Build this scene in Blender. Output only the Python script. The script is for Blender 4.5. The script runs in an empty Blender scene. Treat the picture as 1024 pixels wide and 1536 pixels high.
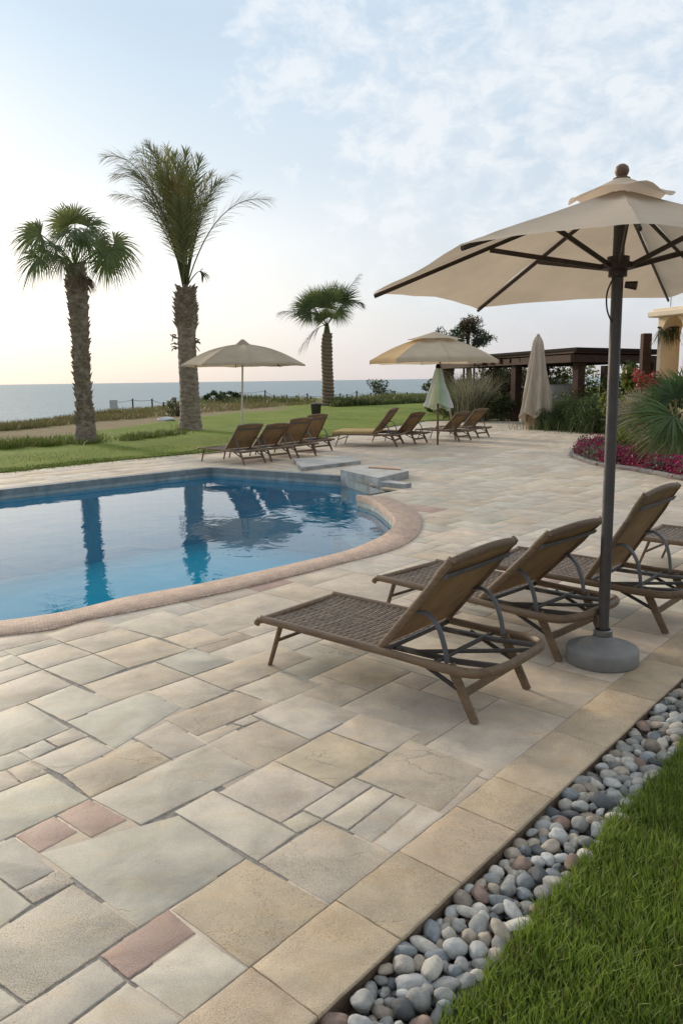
import bpy, bmesh, math, random
import numpy as np
from mathutils import Vector, Matrix, noise
from math import sin, cos, pi, radians, sqrt, atan2

random.seed(7); rng = np.random.default_rng(7)
S = bpy.context.scene
COL = S.collection
V3 = Vector

# ------------------------------------------------------------------ camera
FPX, CH = 1200.0, 1.75
PIT = math.atan(198 / FPX); ROLL = .0133
FW = V3((0, cos(PIT), -sin(PIT)))
R0 = V3((1, 0, 0)); U0 = V3((0, sin(PIT), cos(PIT)))
RT = R0 * cos(ROLL) - U0 * sin(ROLL); UP = U0 * cos(ROLL) + R0 * sin(ROLL)
CP = V3((0, 0, CH))


def ray(x, y):
    return FW + RT * ((x - 512) / FPX) - UP * ((y - 768) / FPX)


def g(x, y, z=0.0):            # photograph pixel -> point on the level z
    d = ray(x, y); t = (z - CH) / d.z
    return CP + d * t


def at(x, y, Y):               # photograph pixel -> point at the distance Y
    d = ray(x, y)
    return CP + d * (Y / d.y)


def proj(p):
    q = V3(p) - CP; c = q.dot(FW)
    if c < .05: return (-9999, -9999)
    return (512 + FPX * q.dot(RT) / c, 768 - FPX * q.dot(UP) / c)


cd = bpy.data.cameras.new('camera'); cam = bpy.data.objects.new('camera', cd); COL.objects.link(cam)
cd.sensor_fit = 'VERTICAL'; cd.sensor_height = 36; cd.lens = FPX / 1536 * 36
cd.clip_start = .05; cd.clip_end = 60000
mw = Matrix((RT, UP, -FW)).transposed().to_4x4(); mw.translation = CP
cam.matrix_world = mw
S.camera = cam
S.view_settings.view_transform = 'Standard'; S.view_settings.look = 'None'
S.view_settings.gamma = 1; S.view_settings.exposure = 0.12


# ------------------------------------------------------------------ node helpers
class NT:
    def __init__(s, tree):
        s.t = tree; s.n = tree.nodes; s.l = tree.links

    def node(s, typ, props=None, **ins):
        nd = s.n.new(typ)
        for k, v in (props or {}).items(): setattr(nd, k, v)
        for k, v in ins.items():
            s.put(nd, k.replace('_', ' '), v)
        return nd

    def put(s, nd, key, v):
        sock = nd.inputs[int(key[1:])] if key[0] == '#' else nd.inputs[key]
        if hasattr(v, 'is_output'): s.l.new(v, sock)
        else: sock.default_value = v

    def math(s, op, a, b=0.0, c=None, clamp=False):
        nd = s.n.new('ShaderNodeMath'); nd.operation = op; nd.use_clamp = clamp
        for i, v in enumerate((a, b, c)):
            if v is None: continue
            if hasattr(v, 'is_output'): s.l.new(v, nd.inputs[i])
            else: nd.inputs[i].default_value = v
        return nd.outputs[0]

    def mix(s, f, a, b, blend='MIX'):
        nd = s.n.new('ShaderNodeMix'); nd.data_type = 'RGBA'; nd.blend_type = blend
        for i, v in ((0, f), (6, a), (7, b)):
            if hasattr(v, 'is_output'): s.l.new(v, nd.inputs[i])
            else: nd.inputs[i].default_value = (v if i == 0 else (tuple(v) + (1,))[:4])
        return nd.outputs[2]

    def ramp(s, f, stops, interp='LINEAR'):
        nd = s.n.new('ShaderNodeValToRGB'); cr = nd.color_ramp; cr.interpolation = interp
        while len(cr.elements) < len(stops): cr.elements.new(.5)
        for e, (p, c) in zip(cr.elements, stops):
            e.position = p
            e.color = (c, c, c, 1) if not hasattr(c, '__len__') else (tuple(c) + (1,))[:4]
        s.l.new(f, nd.inputs[0]); return nd.outputs[0]

    def noise(s, vec, scale, detail=4, rough=.55, dist=0.0):
        nd = s.node('ShaderNodeTexNoise', None, Scale=scale, Detail=detail, Roughness=rough, Distortion=dist)
        if vec is not None: s.l.new(vec, nd.inputs['Vector'])
        return nd.outputs[0]

    def mapping(s, vec, scale=(1, 1, 1), rot=(0, 0, 0), loc=(0, 0, 0)):
        nd = s.node('ShaderNodeMapping', None, Scale=scale, Rotation=rot, Location=loc)
        s.l.new(vec, nd.inputs['Vector']); return nd.outputs[0]


def newmat(name):
    m = bpy.data.materials.new(name); m.use_nodes = True
    t = NT(m.node_tree)
    bs = m.node_tree.nodes['Principled BSDF']; out = m.node_tree.nodes['Material Output']
    return m, t, bs, out


MATS = {}


def mat(name, col, rough=.6, var=.25, scale=8.0, bump=.2, bscale=40.0, tint=False, transl=0.0, metal=0.0,
        stretch=(1, 1, 1), spec=.4, col2=None, hue=None):
    if name in MATS: return MATS[name]
    m, t, bs, out = newmat(name)
    tc = t.node('ShaderNodeTexCoord').outputs['Object']
    v = t.mapping(tc, stretch)
    n1 = t.noise(v, scale, 5, .6)
    f = t.ramp(n1, [(.3, 0), (.7, 1)])
    c2 = col2 if col2 else tuple(c * (1 + var) for c in col)
    c1 = tuple(c * (1 - var) for c in col) if not col2 else col
    base = t.mix(f, c1, c2)
    if tint:
        at_ = t.node('ShaderNodeAttribute', {'attribute_name': 'tint'})
        base = t.mix(1.0, base, at_.outputs['Color'], 'MULTIPLY')
    t.put(bs, 'Base Color', base)
    n2 = t.noise(v, bscale, 4, .6)
    t.put(bs, 'Roughness', t.math('MULTIPLY_ADD', n2, .25, rough - .12, True))
    bs.inputs['Metallic'].default_value = metal
    bs.inputs['Specular IOR Level'].default_value = spec
    if bump:
        bp = t.node('ShaderNodeBump', None, Strength=bump, Distance=.01, Height=n2)
        t.put(bs, 'Normal', bp.outputs[0])
    if transl:
        tr = t.node('ShaderNodeBsdfTranslucent', None, Color=base)
        mx = t.node('ShaderNodeMixShader', None, Fac=transl)
        t.l.new(bs.outputs[0], mx.inputs[1]); t.l.new(tr.outputs[0], mx.inputs[2])
        t.l.new(mx.outputs[0], out.inputs[0])
    MATS[name] = m
    return m


# ------------------------------------------------------------------ mesh builder
class MB:
    def __init__(s):
        s.v = []; s.f = []; s.c = []; s.mi = []

    def add(s, vs, fs, col=None, mi=0):
        o = len(s.v); s.v.extend([tuple(p) for p in vs])
        for f in fs:
            s.f.append(tuple(i + o for i in f)); s.c.append(col); s.mi.append(mi)

    def tube(s, pts, r, n=8, col=None, mi=0, flat=None, ref=None, cap=True):
        pts = [V3(p) for p in pts]; m = len(pts)
        rs = r if hasattr(r, '__len__') else [r] * m
        vs = []; nv = None
        for i, p in enumerate(pts):
            tg = (pts[min(i + 1, m - 1)] - pts[max(i - 1, 0)]).normalized()
            if nv is None:
                a = ref or (V3((0, 0, 1)) if abs(tg.z) < .9 else V3((0, 1, 0)))
                nv = (a - tg * a.dot(tg)).normalized()
            else:
                nv = (nv - tg * nv.dot(tg)).normalized()
            b = tg.cross(nv)
            fx, fy = flat if flat else (1, 1)
            for k in range(n):
                an = 2 * pi * (k + .5) / n
                vs.append(p + nv * (cos(an) * rs[i] * fx) + b * (sin(an) * rs[i] * fy))
        fs = []
        for i in range(m - 1):
            for k in range(n):
                fs.append((i * n + k, i * n + (k + 1) % n, (i + 1) * n + (k + 1) % n, (i + 1) * n + k))
        if cap:
            fs.append(tuple(range(n - 1, -1, -1))); fs.append(tuple((m - 1) * n + k for k in range(n)))
        s.add(vs, fs, col, mi)

    def bar(s, a, b, w, h, col=None, mi=0, ref=None):   # rectangular bar
        k = 1 / sqrt(2) * 2 / sqrt(2) / sqrt(2)
        s.tube([a, b], 1.0, 4, col, mi, (h * .7071, w * .7071), ref)

    def box(s, c, d, rz=0.0, col=None, mi=0, bev=.006):
        x, y, z = d[0] / 2, d[1] / 2, d[2] / 2
        b = min(bev, x * .4, y * .4, z * .4)
        vs = []
        for zz, ins in ((-z, b), (-z + b, 0), (z - b, 0), (z, b)):
            X, Y = x - ins, y - ins
            for (px_, py_) in ((-X, -Y), (X, -Y), (X, Y), (-X, Y)):
                vs.append((c[0] + px_ * cos(rz) - py_ * sin(rz), c[1] + px_ * sin(rz) + py_ * cos(rz), c[2] + zz))
        fs = [(3, 2, 1, 0), (12, 13, 14, 15)]
        for i in range(3):
            for k in range(4):
                fs.append((i * 4 + k, i * 4 + (k + 1) % 4, i * 4 + 4 + (k + 1) % 4, i * 4 + 4 + k))
        s.add(vs, fs, col, mi)

    def lathe(s, prof, c=(0, 0, 0), n=32, col=None, mi=0, fn=None):
        vs = []
        for (r, z) in prof:
            for k in range(n):
                a = 2 * pi * k / n
                rr = r * (fn(a, z) if fn else 1)
                vs.append((c[0] + rr * cos(a), c[1] + rr * sin(a), c[2] + z))
        fs = []
        for i in range(len(prof) - 1):
            for k in range(n):
                fs.append((i * n + k, i * n + (k + 1) % n, (i + 1) * n + (k + 1) % n, (i + 1) * n + k))
        s.add(vs, fs, col, mi)

    def build(s, name, mats, parent=None, smooth=True, angle=40):
        me = bpy.data.meshes.new(name)
        me.from_pydata(s.v, [], s.f)
        if not hasattr(mats, '__len__'): mats = [mats]
        for m in mats: me.materials.append(m)
        if any(s.mi): me.polygons.foreach_set('material_index', s.mi)
        if any(c is not None for c in s.c):
            a = me.attributes.new('tint', 'FLOAT_COLOR', 'FACE')
            arr = np.ones((len(s.f), 4), np.float32)
            for i, c in enumerate(s.c):
                if c is not None: arr[i, :len(c)] = c
            a.data.foreach_set('color', arr.ravel())
        if smooth:
            me.shade_smooth()
            if angle < 180: me.set_sharp_from_angle(angle=radians(angle))
        me.update()
        o = bpy.data.objects.new(name, me); COL.objects.link(o)
        if parent: o.parent = parent
        return o


def thing(name, label, cat, loc=(0, 0, 0), rz=0.0, group=None):
    o = bpy.data.objects.new(name, None); COL.objects.link(o)
    o.empty_display_size = .2
    o.location = loc; o.rotation_euler = (0, 0, rz); o['label'] = label; o['category'] = cat
    if group: o['group'] = group
    return o


def tag(o, label, cat, group=None, kind=None):
    o['label'] = label; o['category'] = cat
    if group: o['group'] = group
    if kind: o['kind'] = kind
    return o


def struct(o, label, cat):
    o['kind'] = 'structure'; o['label'] = label; o['category'] = cat; return o


def dup(root, loc, rz, label, group=None):
    r = root.copy(); COL.objects.link(r); r.location = loc; r.rotation_euler = (0, 0, rz); r['label'] = label
    if group: r['group'] = group
    for ch in list(root.children):
        c = ch.copy(); COL.objects.link(c); c.parent = r
        for k in list(ch.children):
            d = k.copy(); COL.objects.link(d); d.parent = c
    return r


def crom(pts, n=8, closed=False):
    P = [V3(p) for p in pts]; m = len(P); out = []
    rng_ = range(m if closed else m - 1)
    for i in rng_:
        if closed: a, b, c, d = P[(i - 1) % m], P[i], P[(i + 1) % m], P[(i + 2) % m]
        else: a, b, c, d = P[max(i - 1, 0)], P[i], P[i + 1], P[min(i + 2, m - 1)]
        for k in range(n):
            t = k / n
            out.append(.5 * ((2 * b) + (c - a) * t + (2 * a - 5 * b + 4 * c - d) * t * t + (3 * b - a - 3 * c + d) * t ** 3))
    if not closed: out.append(P[-1])
    return out


def resample(pts, n):
    P = [V3(p) for p in pts]; L = [0]
    for a, b in zip(P, P[1:]): L.append(L[-1] + (b - a).length)
    out = []; j = 0
    for i in range(n):
        s = L[-1] * i / (n - 1)
        while j < len(P) - 2 and L[j + 1] < s: j += 1
        t = (s - L[j]) / max(L[j + 1] - L[j], 1e-9); out.append(P[j].lerp(P[j + 1], min(max(t, 0), 1)))
    return out


def inpoly(x, y, poly):
    c = False; j = len(poly) - 1
    for i in range(len(poly)):
        xi, yi = poly[i][0], poly[i][1]; xj, yj = poly[j][0], poly[j][1]
        if (yi > y) != (yj > y) and x < (xj - xi) * (y - yi) / (yj - yi) + xi: c = not c
        j = i
    return c


def inpoly_np(X, Y, poly):
    c = np.zeros(X.shape, bool); j = len(poly) - 1
    for i in range(len(poly)):
        xi, yi = poly[i][0], poly[i][1]; xj, yj = poly[j][0], poly[j][1]
        if yi != yj:
            c ^= ((yi > Y) != (yj > Y)) & (X < (xj - xi) * (Y - yi) / (yj - yi) + xi)
        j = i
    return c


def npmesh(name, verts, faces, mats, colors=None, smooth=False):
    """verts (n,3), faces (m,k) numpy; colors (m,4)"""
    me = bpy.data.meshes.new(name)
    n, m, k = len(verts), len(faces), faces.shape[1]
    me.vertices.add(n); me.vertices.foreach_set('co', verts.astype(np.float32).ravel())
    me.loops.add(m * k); me.loops.foreach_set('vertex_index', faces.astype(np.int32).ravel())
    me.polygons.add(m); me.polygons.foreach_set('loop_start', np.arange(0, m * k, k, dtype=np.int32))
    me.materials.append(mats)
    if colors is not None:
        a = me.attributes.new('tint', 'FLOAT_COLOR', 'FACE')
        a.data.foreach_set('color', colors.astype(np.float32).ravel())
    me.update(calc_edges=True); me.validate()
    if smooth: me.shade_smooth()
    o = bpy.data.objects.new(name, me); COL.objects.link(o)
    return o


def blades(name, base, h, w, mats, lean=.5, tint=None, segs=2, bend=1.0, az=None):
    """many grass blades: base (n,3), h (n,), w (n,)"""
    n = len(base)
    az = rng.uniform(0, 2 * pi, n) if az is None else az
    fa = az + rng.uniform(-.9, .9, n) + pi / 2
    ln = np.abs(rng.normal(lean, lean * .5, n))
    side = np.stack([np.cos(fa), np.sin(fa), np.zeros(n)], 1)
    fwd = np.stack([np.cos(az), np.sin(az), np.zeros(n)], 1)
    vs = []; wid = [1, .8, 0.12] if segs == 2 else [1, .9, .6, .1]
    for k in range(segs + 1):
        t = k / segs
        c = base + fwd * (ln * h * t ** (1 + bend))[:, None]
        c = c + np.array([0, 0, 1.0]) * (h * t * (1 - .25 * ln * t))[:, None]
        vs.append(c - side * (w * wid[k] * .5)[:, None]); vs.append(c + side * (w * wid[k] * .5)[:, None])
    Vv = np.stack(vs, 1).reshape(-1, 3); st = (segs + 1) * 2
    b = np.arange(n) * st
    F = np.stack([np.stack([b + 2 * k, b + 2 * k + 1, b + 2 * k + 3, b + 2 * k + 2], 1) for k in range(segs)], 1).reshape(-1, 4)
    cl = None
    if tint is not None: cl = np.repeat(np.concatenate([tint, np.ones((n, 1))], 1), segs, 0)
    return npmesh(name, Vv, F, mats, cl)


# ------------------------------------------------------------------ world and sun
SUN_AZ = radians(-38); SUN_EL = radians(16)          # low in the sky on the left, over the sea
sdir = V3((sin(SUN_AZ) * cos(SUN_EL), cos(SUN_AZ) * cos(SUN_EL), sin(SUN_EL)))
W = bpy.data.worlds.new('World'); S.world = W; W.use_nodes = True
t = NT(W.node_tree); bg = W.node_tree.nodes['Background']
d = t.node('ShaderNodeTexCoord').outputs['Generated']
sep = t.node('ShaderNodeSeparateXYZ'); t.l.new(d, sep.inputs[0])
X_, Y_, Z_ = sep.outputs
el = t.math('MAXIMUM', Z_, 0.0)
left = t.ramp(el, [(0, (.92, .82, .75)), (.025, (.97, .90, .82)), (.075, (1.12, 1.07, .99)), (.16, (1.08, 1.08, 1.05)), (.24, (.74, .84, .92)), (.38, (.52, .68, .84)), (.55, (.80, .90, 1.0)), (1, (1.0, 1.05, 1.12))])
right = t.ramp(el, [(0, (.64, .61, .64)), (.03, (.66, .65, .69)), (.09, (.68, .72, .77)), (.2, (.65, .74, .83)), (.38, (.61, .73, .85)), (.55, (.80, .90, 1.0)), (1, (1.0, 1.05, 1.12))])
az = t.math('ARCTAN2', X_, Y_)
fz = t.node('ShaderNodeMapRange', {'interpolation_type': 'SMOOTHSTEP'}, Value=az)
fz.inputs['From Min'].default_value = -.42; fz.inputs['From Max'].default_value = .30
sky = t.mix(fz.outputs[0], left, right)
nis = t.node('ShaderNodeTexSky', {'sky_type': 'NISHITA', 'sun_disc': False, 'sun_elevation': SUN_EL, 'sun_rotation': SUN_AZ,
                                  'air_density': 1.0, 'dust_density': 2.0, 'ozone_density': 1.0})
nis_s = t.node('ShaderNodeVectorMath', {'operation': 'SCALE'}, Scale=.1); t.l.new(nis.outputs[0], nis_s.inputs[0])
sky = t.mix(.12, sky, nis_s.outputs[0])
# clouds by direction
cmap = t.mapping(d, (1, 1, 1.5), (0, 0, .35), (3.1, 1.7, .4))
big = t.noise(cmap, 5.0, 2, .5)
fine = t.noise(cmap, 21.0, 9, .62, .3)
cover = t.node('ShaderNodeMapRange', {'interpolation_type': 'SMOOTHSTEP'}, Value=az)
cover.inputs['From Min'].default_value = -.22; cover.inputs['From Max'].default_value = .10
cover.inputs['To Min'].default_value = -.16; cover.inputs['To Max'].default_value = .12
pd = ray(385, 95).normalized()
pdn = t.node('ShaderNodeVectorMath', {'operation': 'DOT_PRODUCT'}); t.l.new(d, pdn.inputs[0]); pdn.inputs[1].default_value = pd
puff = t.ramp(pdn.outputs['Value'], [(.9960, 0), (.9996, .15)])
dens = t.math('ADD', t.math('ADD', t.math('MULTIPLY', big, .40), t.math('MULTIPLY', fine, .80)), t.math('ADD', cover.outputs[0], puff))
cm = t.ramp(dens, [(.60, 0), (.68, .55), (.80, 1)])
up = t.ramp(el, [(.05, .12), (.22, 1)])
cm = t.math('MULTIPLY', cm, up)
ccol = t.ramp(fine, [(.38, (.72, .78, .85)), (.58, (.95, .95, .95))])
sky = t.mix(t.math('MULTIPLY', cm, .52), sky, ccol)
# thin bright veil round the low sun
sd = t.node('ShaderNodeVectorMath', {'operation': 'DOT_PRODUCT'}); t.l.new(d, sd.inputs[0]); sd.inputs[1].default_value = sdir
gl = t.ramp(sd.outputs['Value'], [(.90, 0), (.97, .04), (1, .12)])
sky = t.mix(1.0, sky, t.mix(gl, (0, 0, 0), (1.0, .93, .82)), 'ADD')
back = t.ramp(t.math('MULTIPLY_ADD', Y_, .5, .5), [(.2, .62), (.6, 1.0)])
sky = t.mix(1.0, sky, back, 'MULTIPLY')
sc10 = t.node('ShaderNodeVectorMath', {'operation': 'SCALE'}, Scale=10.0); t.l.new(sky, sc10.inputs[0])
t.l.new(sc10.outputs[0], bg.inputs[0]); bg.inputs[1].default_value = .1

sl = bpy.data.lights.new('sun', 'SUN'); sun = bpy.data.objects.new('sun', sl); COL.objects.link(sun)
sl.energy = 2.7; sl.angle = radians(10); sl.color = (1, .86, .68)
sun.rotation_euler = (-sdir).to_track_quat('-Z', 'Y').to_euler()

# ------------------------------------------------------------------ plan of the place
KA = V3((-.078, 1.959, 0)); AD = V3((cos(radians(50.4)), sin(radians(50.4)), 0))      # kerb edge line and direction
BD = V3((cos(radians(-43.6)), sin(radians(-43.6)), 0))                                # the other joint direction
PERP = V3((AD.y, -AD.x, 0))                                                           # to the lawn side


def K(s, off=0.0): return KA + AD * s + PERP * off


def st(p):       # skew coordinates along the two joint directions
    q = V3((p[0], p[1], 0)) - KA
    dt = AD.x * BD.y - AD.y * BD.x
    return ((q.x * BD.y - q.y * BD.x) / dt, (AD.x * q.y - AD.y * q.x) / dt)


def xy(s, tt): return KA + AD * s + BD * tt


cin_px = [(0, 937), (193, 900), (322, 876), (451, 847), (516, 831), (553, 817), (575, 806), (589, 793), (591, 779), (575, 763), (558, 752), (535, 745)]
cout_px = [(0, 958), (129, 934), (258, 909), (400, 877), (516, 847), (584, 829), (616, 814), (630, 799), (633, 786), (629, 774), (614, 762), (584, 748)]
cin = [V3((-9.5, 5.2, 0)), V3((-5.2, 5.0, 0))] + [g(*p) for p in cin_px]
cout = [V3((-9.5, 4.85, 0)), V3((-5.2, 4.65, 0))] + [g(*p) for p in cout_px]
CIN = resample(crom(cin, 6), 120); COUT = resample(crom(cout, 6), 120)
rest_pool = [g(577, 737), g(511, 716), g(316, 703), g(0, 737), V3((-9.5, 9.0, 0))]
POOL = [(p.x, p.y) for p in CIN] + [(p.x, p.y) for p in rest_pool]
BED = [(14, 11.2), (9, 12.0)] + [(p.x, p.y) for p in crom([g(1024, 722), g(960, 709), g(900, 700), g(872, 692), g(857, 684), g(864, 675), g(885, 667), g(905, 659)], 6)] + \
      [(8.5, 25.0), (7.0, 27.3), (7.4, 34.6), (12, 37), (45, 45), (45, 11.2)]
E_ = [(-40, -30), (-16, 2), g(0, 710)[:2], g(150, 694)[:2], g(300, 680)[:2], g(430, 668)[:2], g(500, 655)[:2], g(640, 632)[:2], g(780, 628)[:2], (14, 37.5), (45, 47), (120, 70)]
C_ = [(-75, -30), (-24, 16), (-13.9, 32.8), (-13.3, 39.3), (-12.2, 55.8), (-10.8, 72), (-.6, 74), (10.6, 99), (22, 112), (40, 125), (80, 140), (200, 180)]
TERR = [(p[0], p[1]) for p in (K(-6), K(12))] + [(14, 11.5), (14, 36)] + [(p[0], p[1]) for p in E_[8:1:-1]] + [(-16, 2), (-8, -5)]

# ------------------------------------------------------------------ paving
mp, t, bs, out = newmat('limestone_paver')
pos = t.node('ShaderNodeTexCoord').outputs['Object']
tn = t.node('ShaderNodeAttribute', {'attribute_name': 'tint'})
sd_ = t.node('ShaderNodeAttribute', {'attribute_name': 'seed'})
sh = t.node('ShaderNodeVectorMath', {'operation': 'ADD'}); t.l.new(pos, sh.inputs[0])
cmb = t.node('ShaderNodeCombineXYZ'); t.l.new(sd_.outputs['Fac'], cmb.inputs[0]); t.l.new(sd_.outputs['Fac'], cmb.inputs[2]); t.l.new(cmb.outputs[0], sh.inputs[1])
vec = sh.outputs[0]
st_map = t.mapping(vec, (1, 2.6, 1), (0, 0, radians(-50)))
mott = t.noise(vec, 4.5, 6, .62, .4)
c = t.mix(t.ramp(mott, [(.32, 0), (.68, 1)]), (.80, .79, .78), (1.17, 1.15, 1.10))
c = t.mix(1.0, tn.outputs['Color'], c, 'MULTIPLY')
rust = t.ramp(t.noise(st_map, 3.2, 5, .65, .6), [(.50, 0), (.66, 1)])
c = t.mix(t.math('MULTIPLY', rust, .5), c, t.mix(1.0, c, (1.06, .95, .80), 'MULTIPLY'))
grey = t.ramp(t.noise(t.mapping(vec, (1, 1, 1), (0, 0, 0), (7, 3, 0)), 2.6, 4, .6), [(.48, 0), (.68, 1)])
c = t.mix(t.math('MULTIPLY', grey, .45), c, t.mix(1.0, c, (.90, .905, .89), 'MULTIPLY'))
sp = t.noise(vec, 210, 3, .7)
amt = t.math('MULTIPLY_ADD', tn.outputs['Alpha'], 1.0, -.0)
grain = t.ramp(sp, [(.36, 0), (.48, 1)])
patch = t.ramp(t.noise(vec, 5.5, 4, .6), [(.4, 0), (.65, 1)])
gf = t.math('MULTIPLY', t.math('SUBTRACT', 1.0, grain), t.math('MULTIPLY_ADD', t.math('MULTIPLY', patch, amt), .95, .30), None, True)
c = t.mix(gf, c, t.mix(1.0, c, (.50, .46, .42), 'MULTIPLY'))
sand = t.noise(vec, 330, 2, .7)
sandc = t.ramp(sand, [(.34, .70), (.5, 1.0), (.66, 1.24)])
c = t.mix(t.math('MULTIPLY_ADD', amt, .62, .16, True), c, t.mix(1.0, c, sandc, 'MULTIPLY'))
stain = t.ramp(t.noise(vec, 2.1, 5, .7, .8), [(.54, 0), (.60, .5), (.74, 1)])
c = t.mix(t.math('MULTIPLY', stain, .42), c, t.mix(1.0, c, (.80, .70, .56), 'MULTIPLY'))
vein = t.node('ShaderNodeTexVoronoi', {'feature': 'DISTANCE_TO_EDGE'}, Scale=1.7)
vd = t.node('ShaderNodeVectorMath', {'operation': 'ADD'})
vn = t.node('ShaderNodeTexNoise', None, Scale=5.0, Detail=4.0); t.l.new(vec, vn.inputs['Vector'])
vns = t.node('ShaderNodeVectorMath', {'operation': 'SCALE'}, Scale=.35); t.l.new(vn.outputs['Color'], vns.inputs[0])
t.l.new(st_map, vd.inputs[0]); t.l.new(vns.outputs[0], vd.inputs[1]); t.l.new(vd.outputs[0], vein.inputs['Vector'])
vl = t.math('MULTIPLY', t.math('SUBTRACT', 1.0, t.ramp(vein.outputs['Distance'], [(0, 0), (.012, 1)])), t.ramp(t.noise(vec, 1.9, 2), [(.58, 0), (.68, 1)]))
c = t.mix(t.math('MULTIPLY', vl, .42), c, (.12, .10, .08))
pit = t.node('ShaderNodeTexVoronoi', {'feature': 'F1'}, Scale=48.0); t.l.new(vec, pit.inputs['Vector'])
pitm = t.math('MULTIPLY', t.math('SUBTRACT', 1.0, t.ramp(pit.outputs['Distance'], [(.05, 0), (.16, 1)])), t.ramp(t.noise(vec, 7, 3), [(.52, 0), (.66, 1)]))
c = t.mix(t.math('MULTIPLY', pitm, .6), c, (.13, .11, .09))
dirt = t.ramp(t.noise(pos, .55, 4, .6), [(.35, 0), (.7, 1)])
c = t.mix(t.math('MULTIPLY', dirt, .35), c, t.mix(1.0, c, (.86, .83, .79), 'MULTIPLY'))
t.put(bs, 'Base Color', c)
t.put(bs, 'Roughness', t.math('MULTIPLY_ADD', mott, .3, .48))
bs.inputs['Specular IOR Level'].default_value = .35
hh = t.math('ADD', t.math('MULTIPLY', mott, 1.0), t.math('MULTIPLY', sp, .12))
hh = t.math('SUBTRACT', hh, t.math('MULTIPLY', t.math('ADD', vl, pitm), .35))
bp = t.node('ShaderNodeBump', None, Strength=.5, Distance=.012, Height=hh); t.put(bs, 'Normal', bp.outputs[0])
M_PAVER = mp

GREY = (.515, .472, .392, .25); CREAM = (.55, .485, .405, .35); TAN = (.51, .42, .315, .8); SAND = (.525, .445, .35, .6)
PINK = (.46, .32, .265, .8); WARM = (.54, .465, .38, .5); SPECK = (.47, .42, .345, 1.5); BLUE = (.50, .465, .395, .25); KERB = (.52, .42, .305, .8)


def A_(p): return (p[0] / 3.103, 1120 + p[1] / 3.103)
def B_(p): return (p[0] / 2.438, 900 + p[1] / 2.438)
def C__(p): return (200 + p[0] / 2.133, 1020 + p[1] / 2.133)
def F_(p): return p


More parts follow.
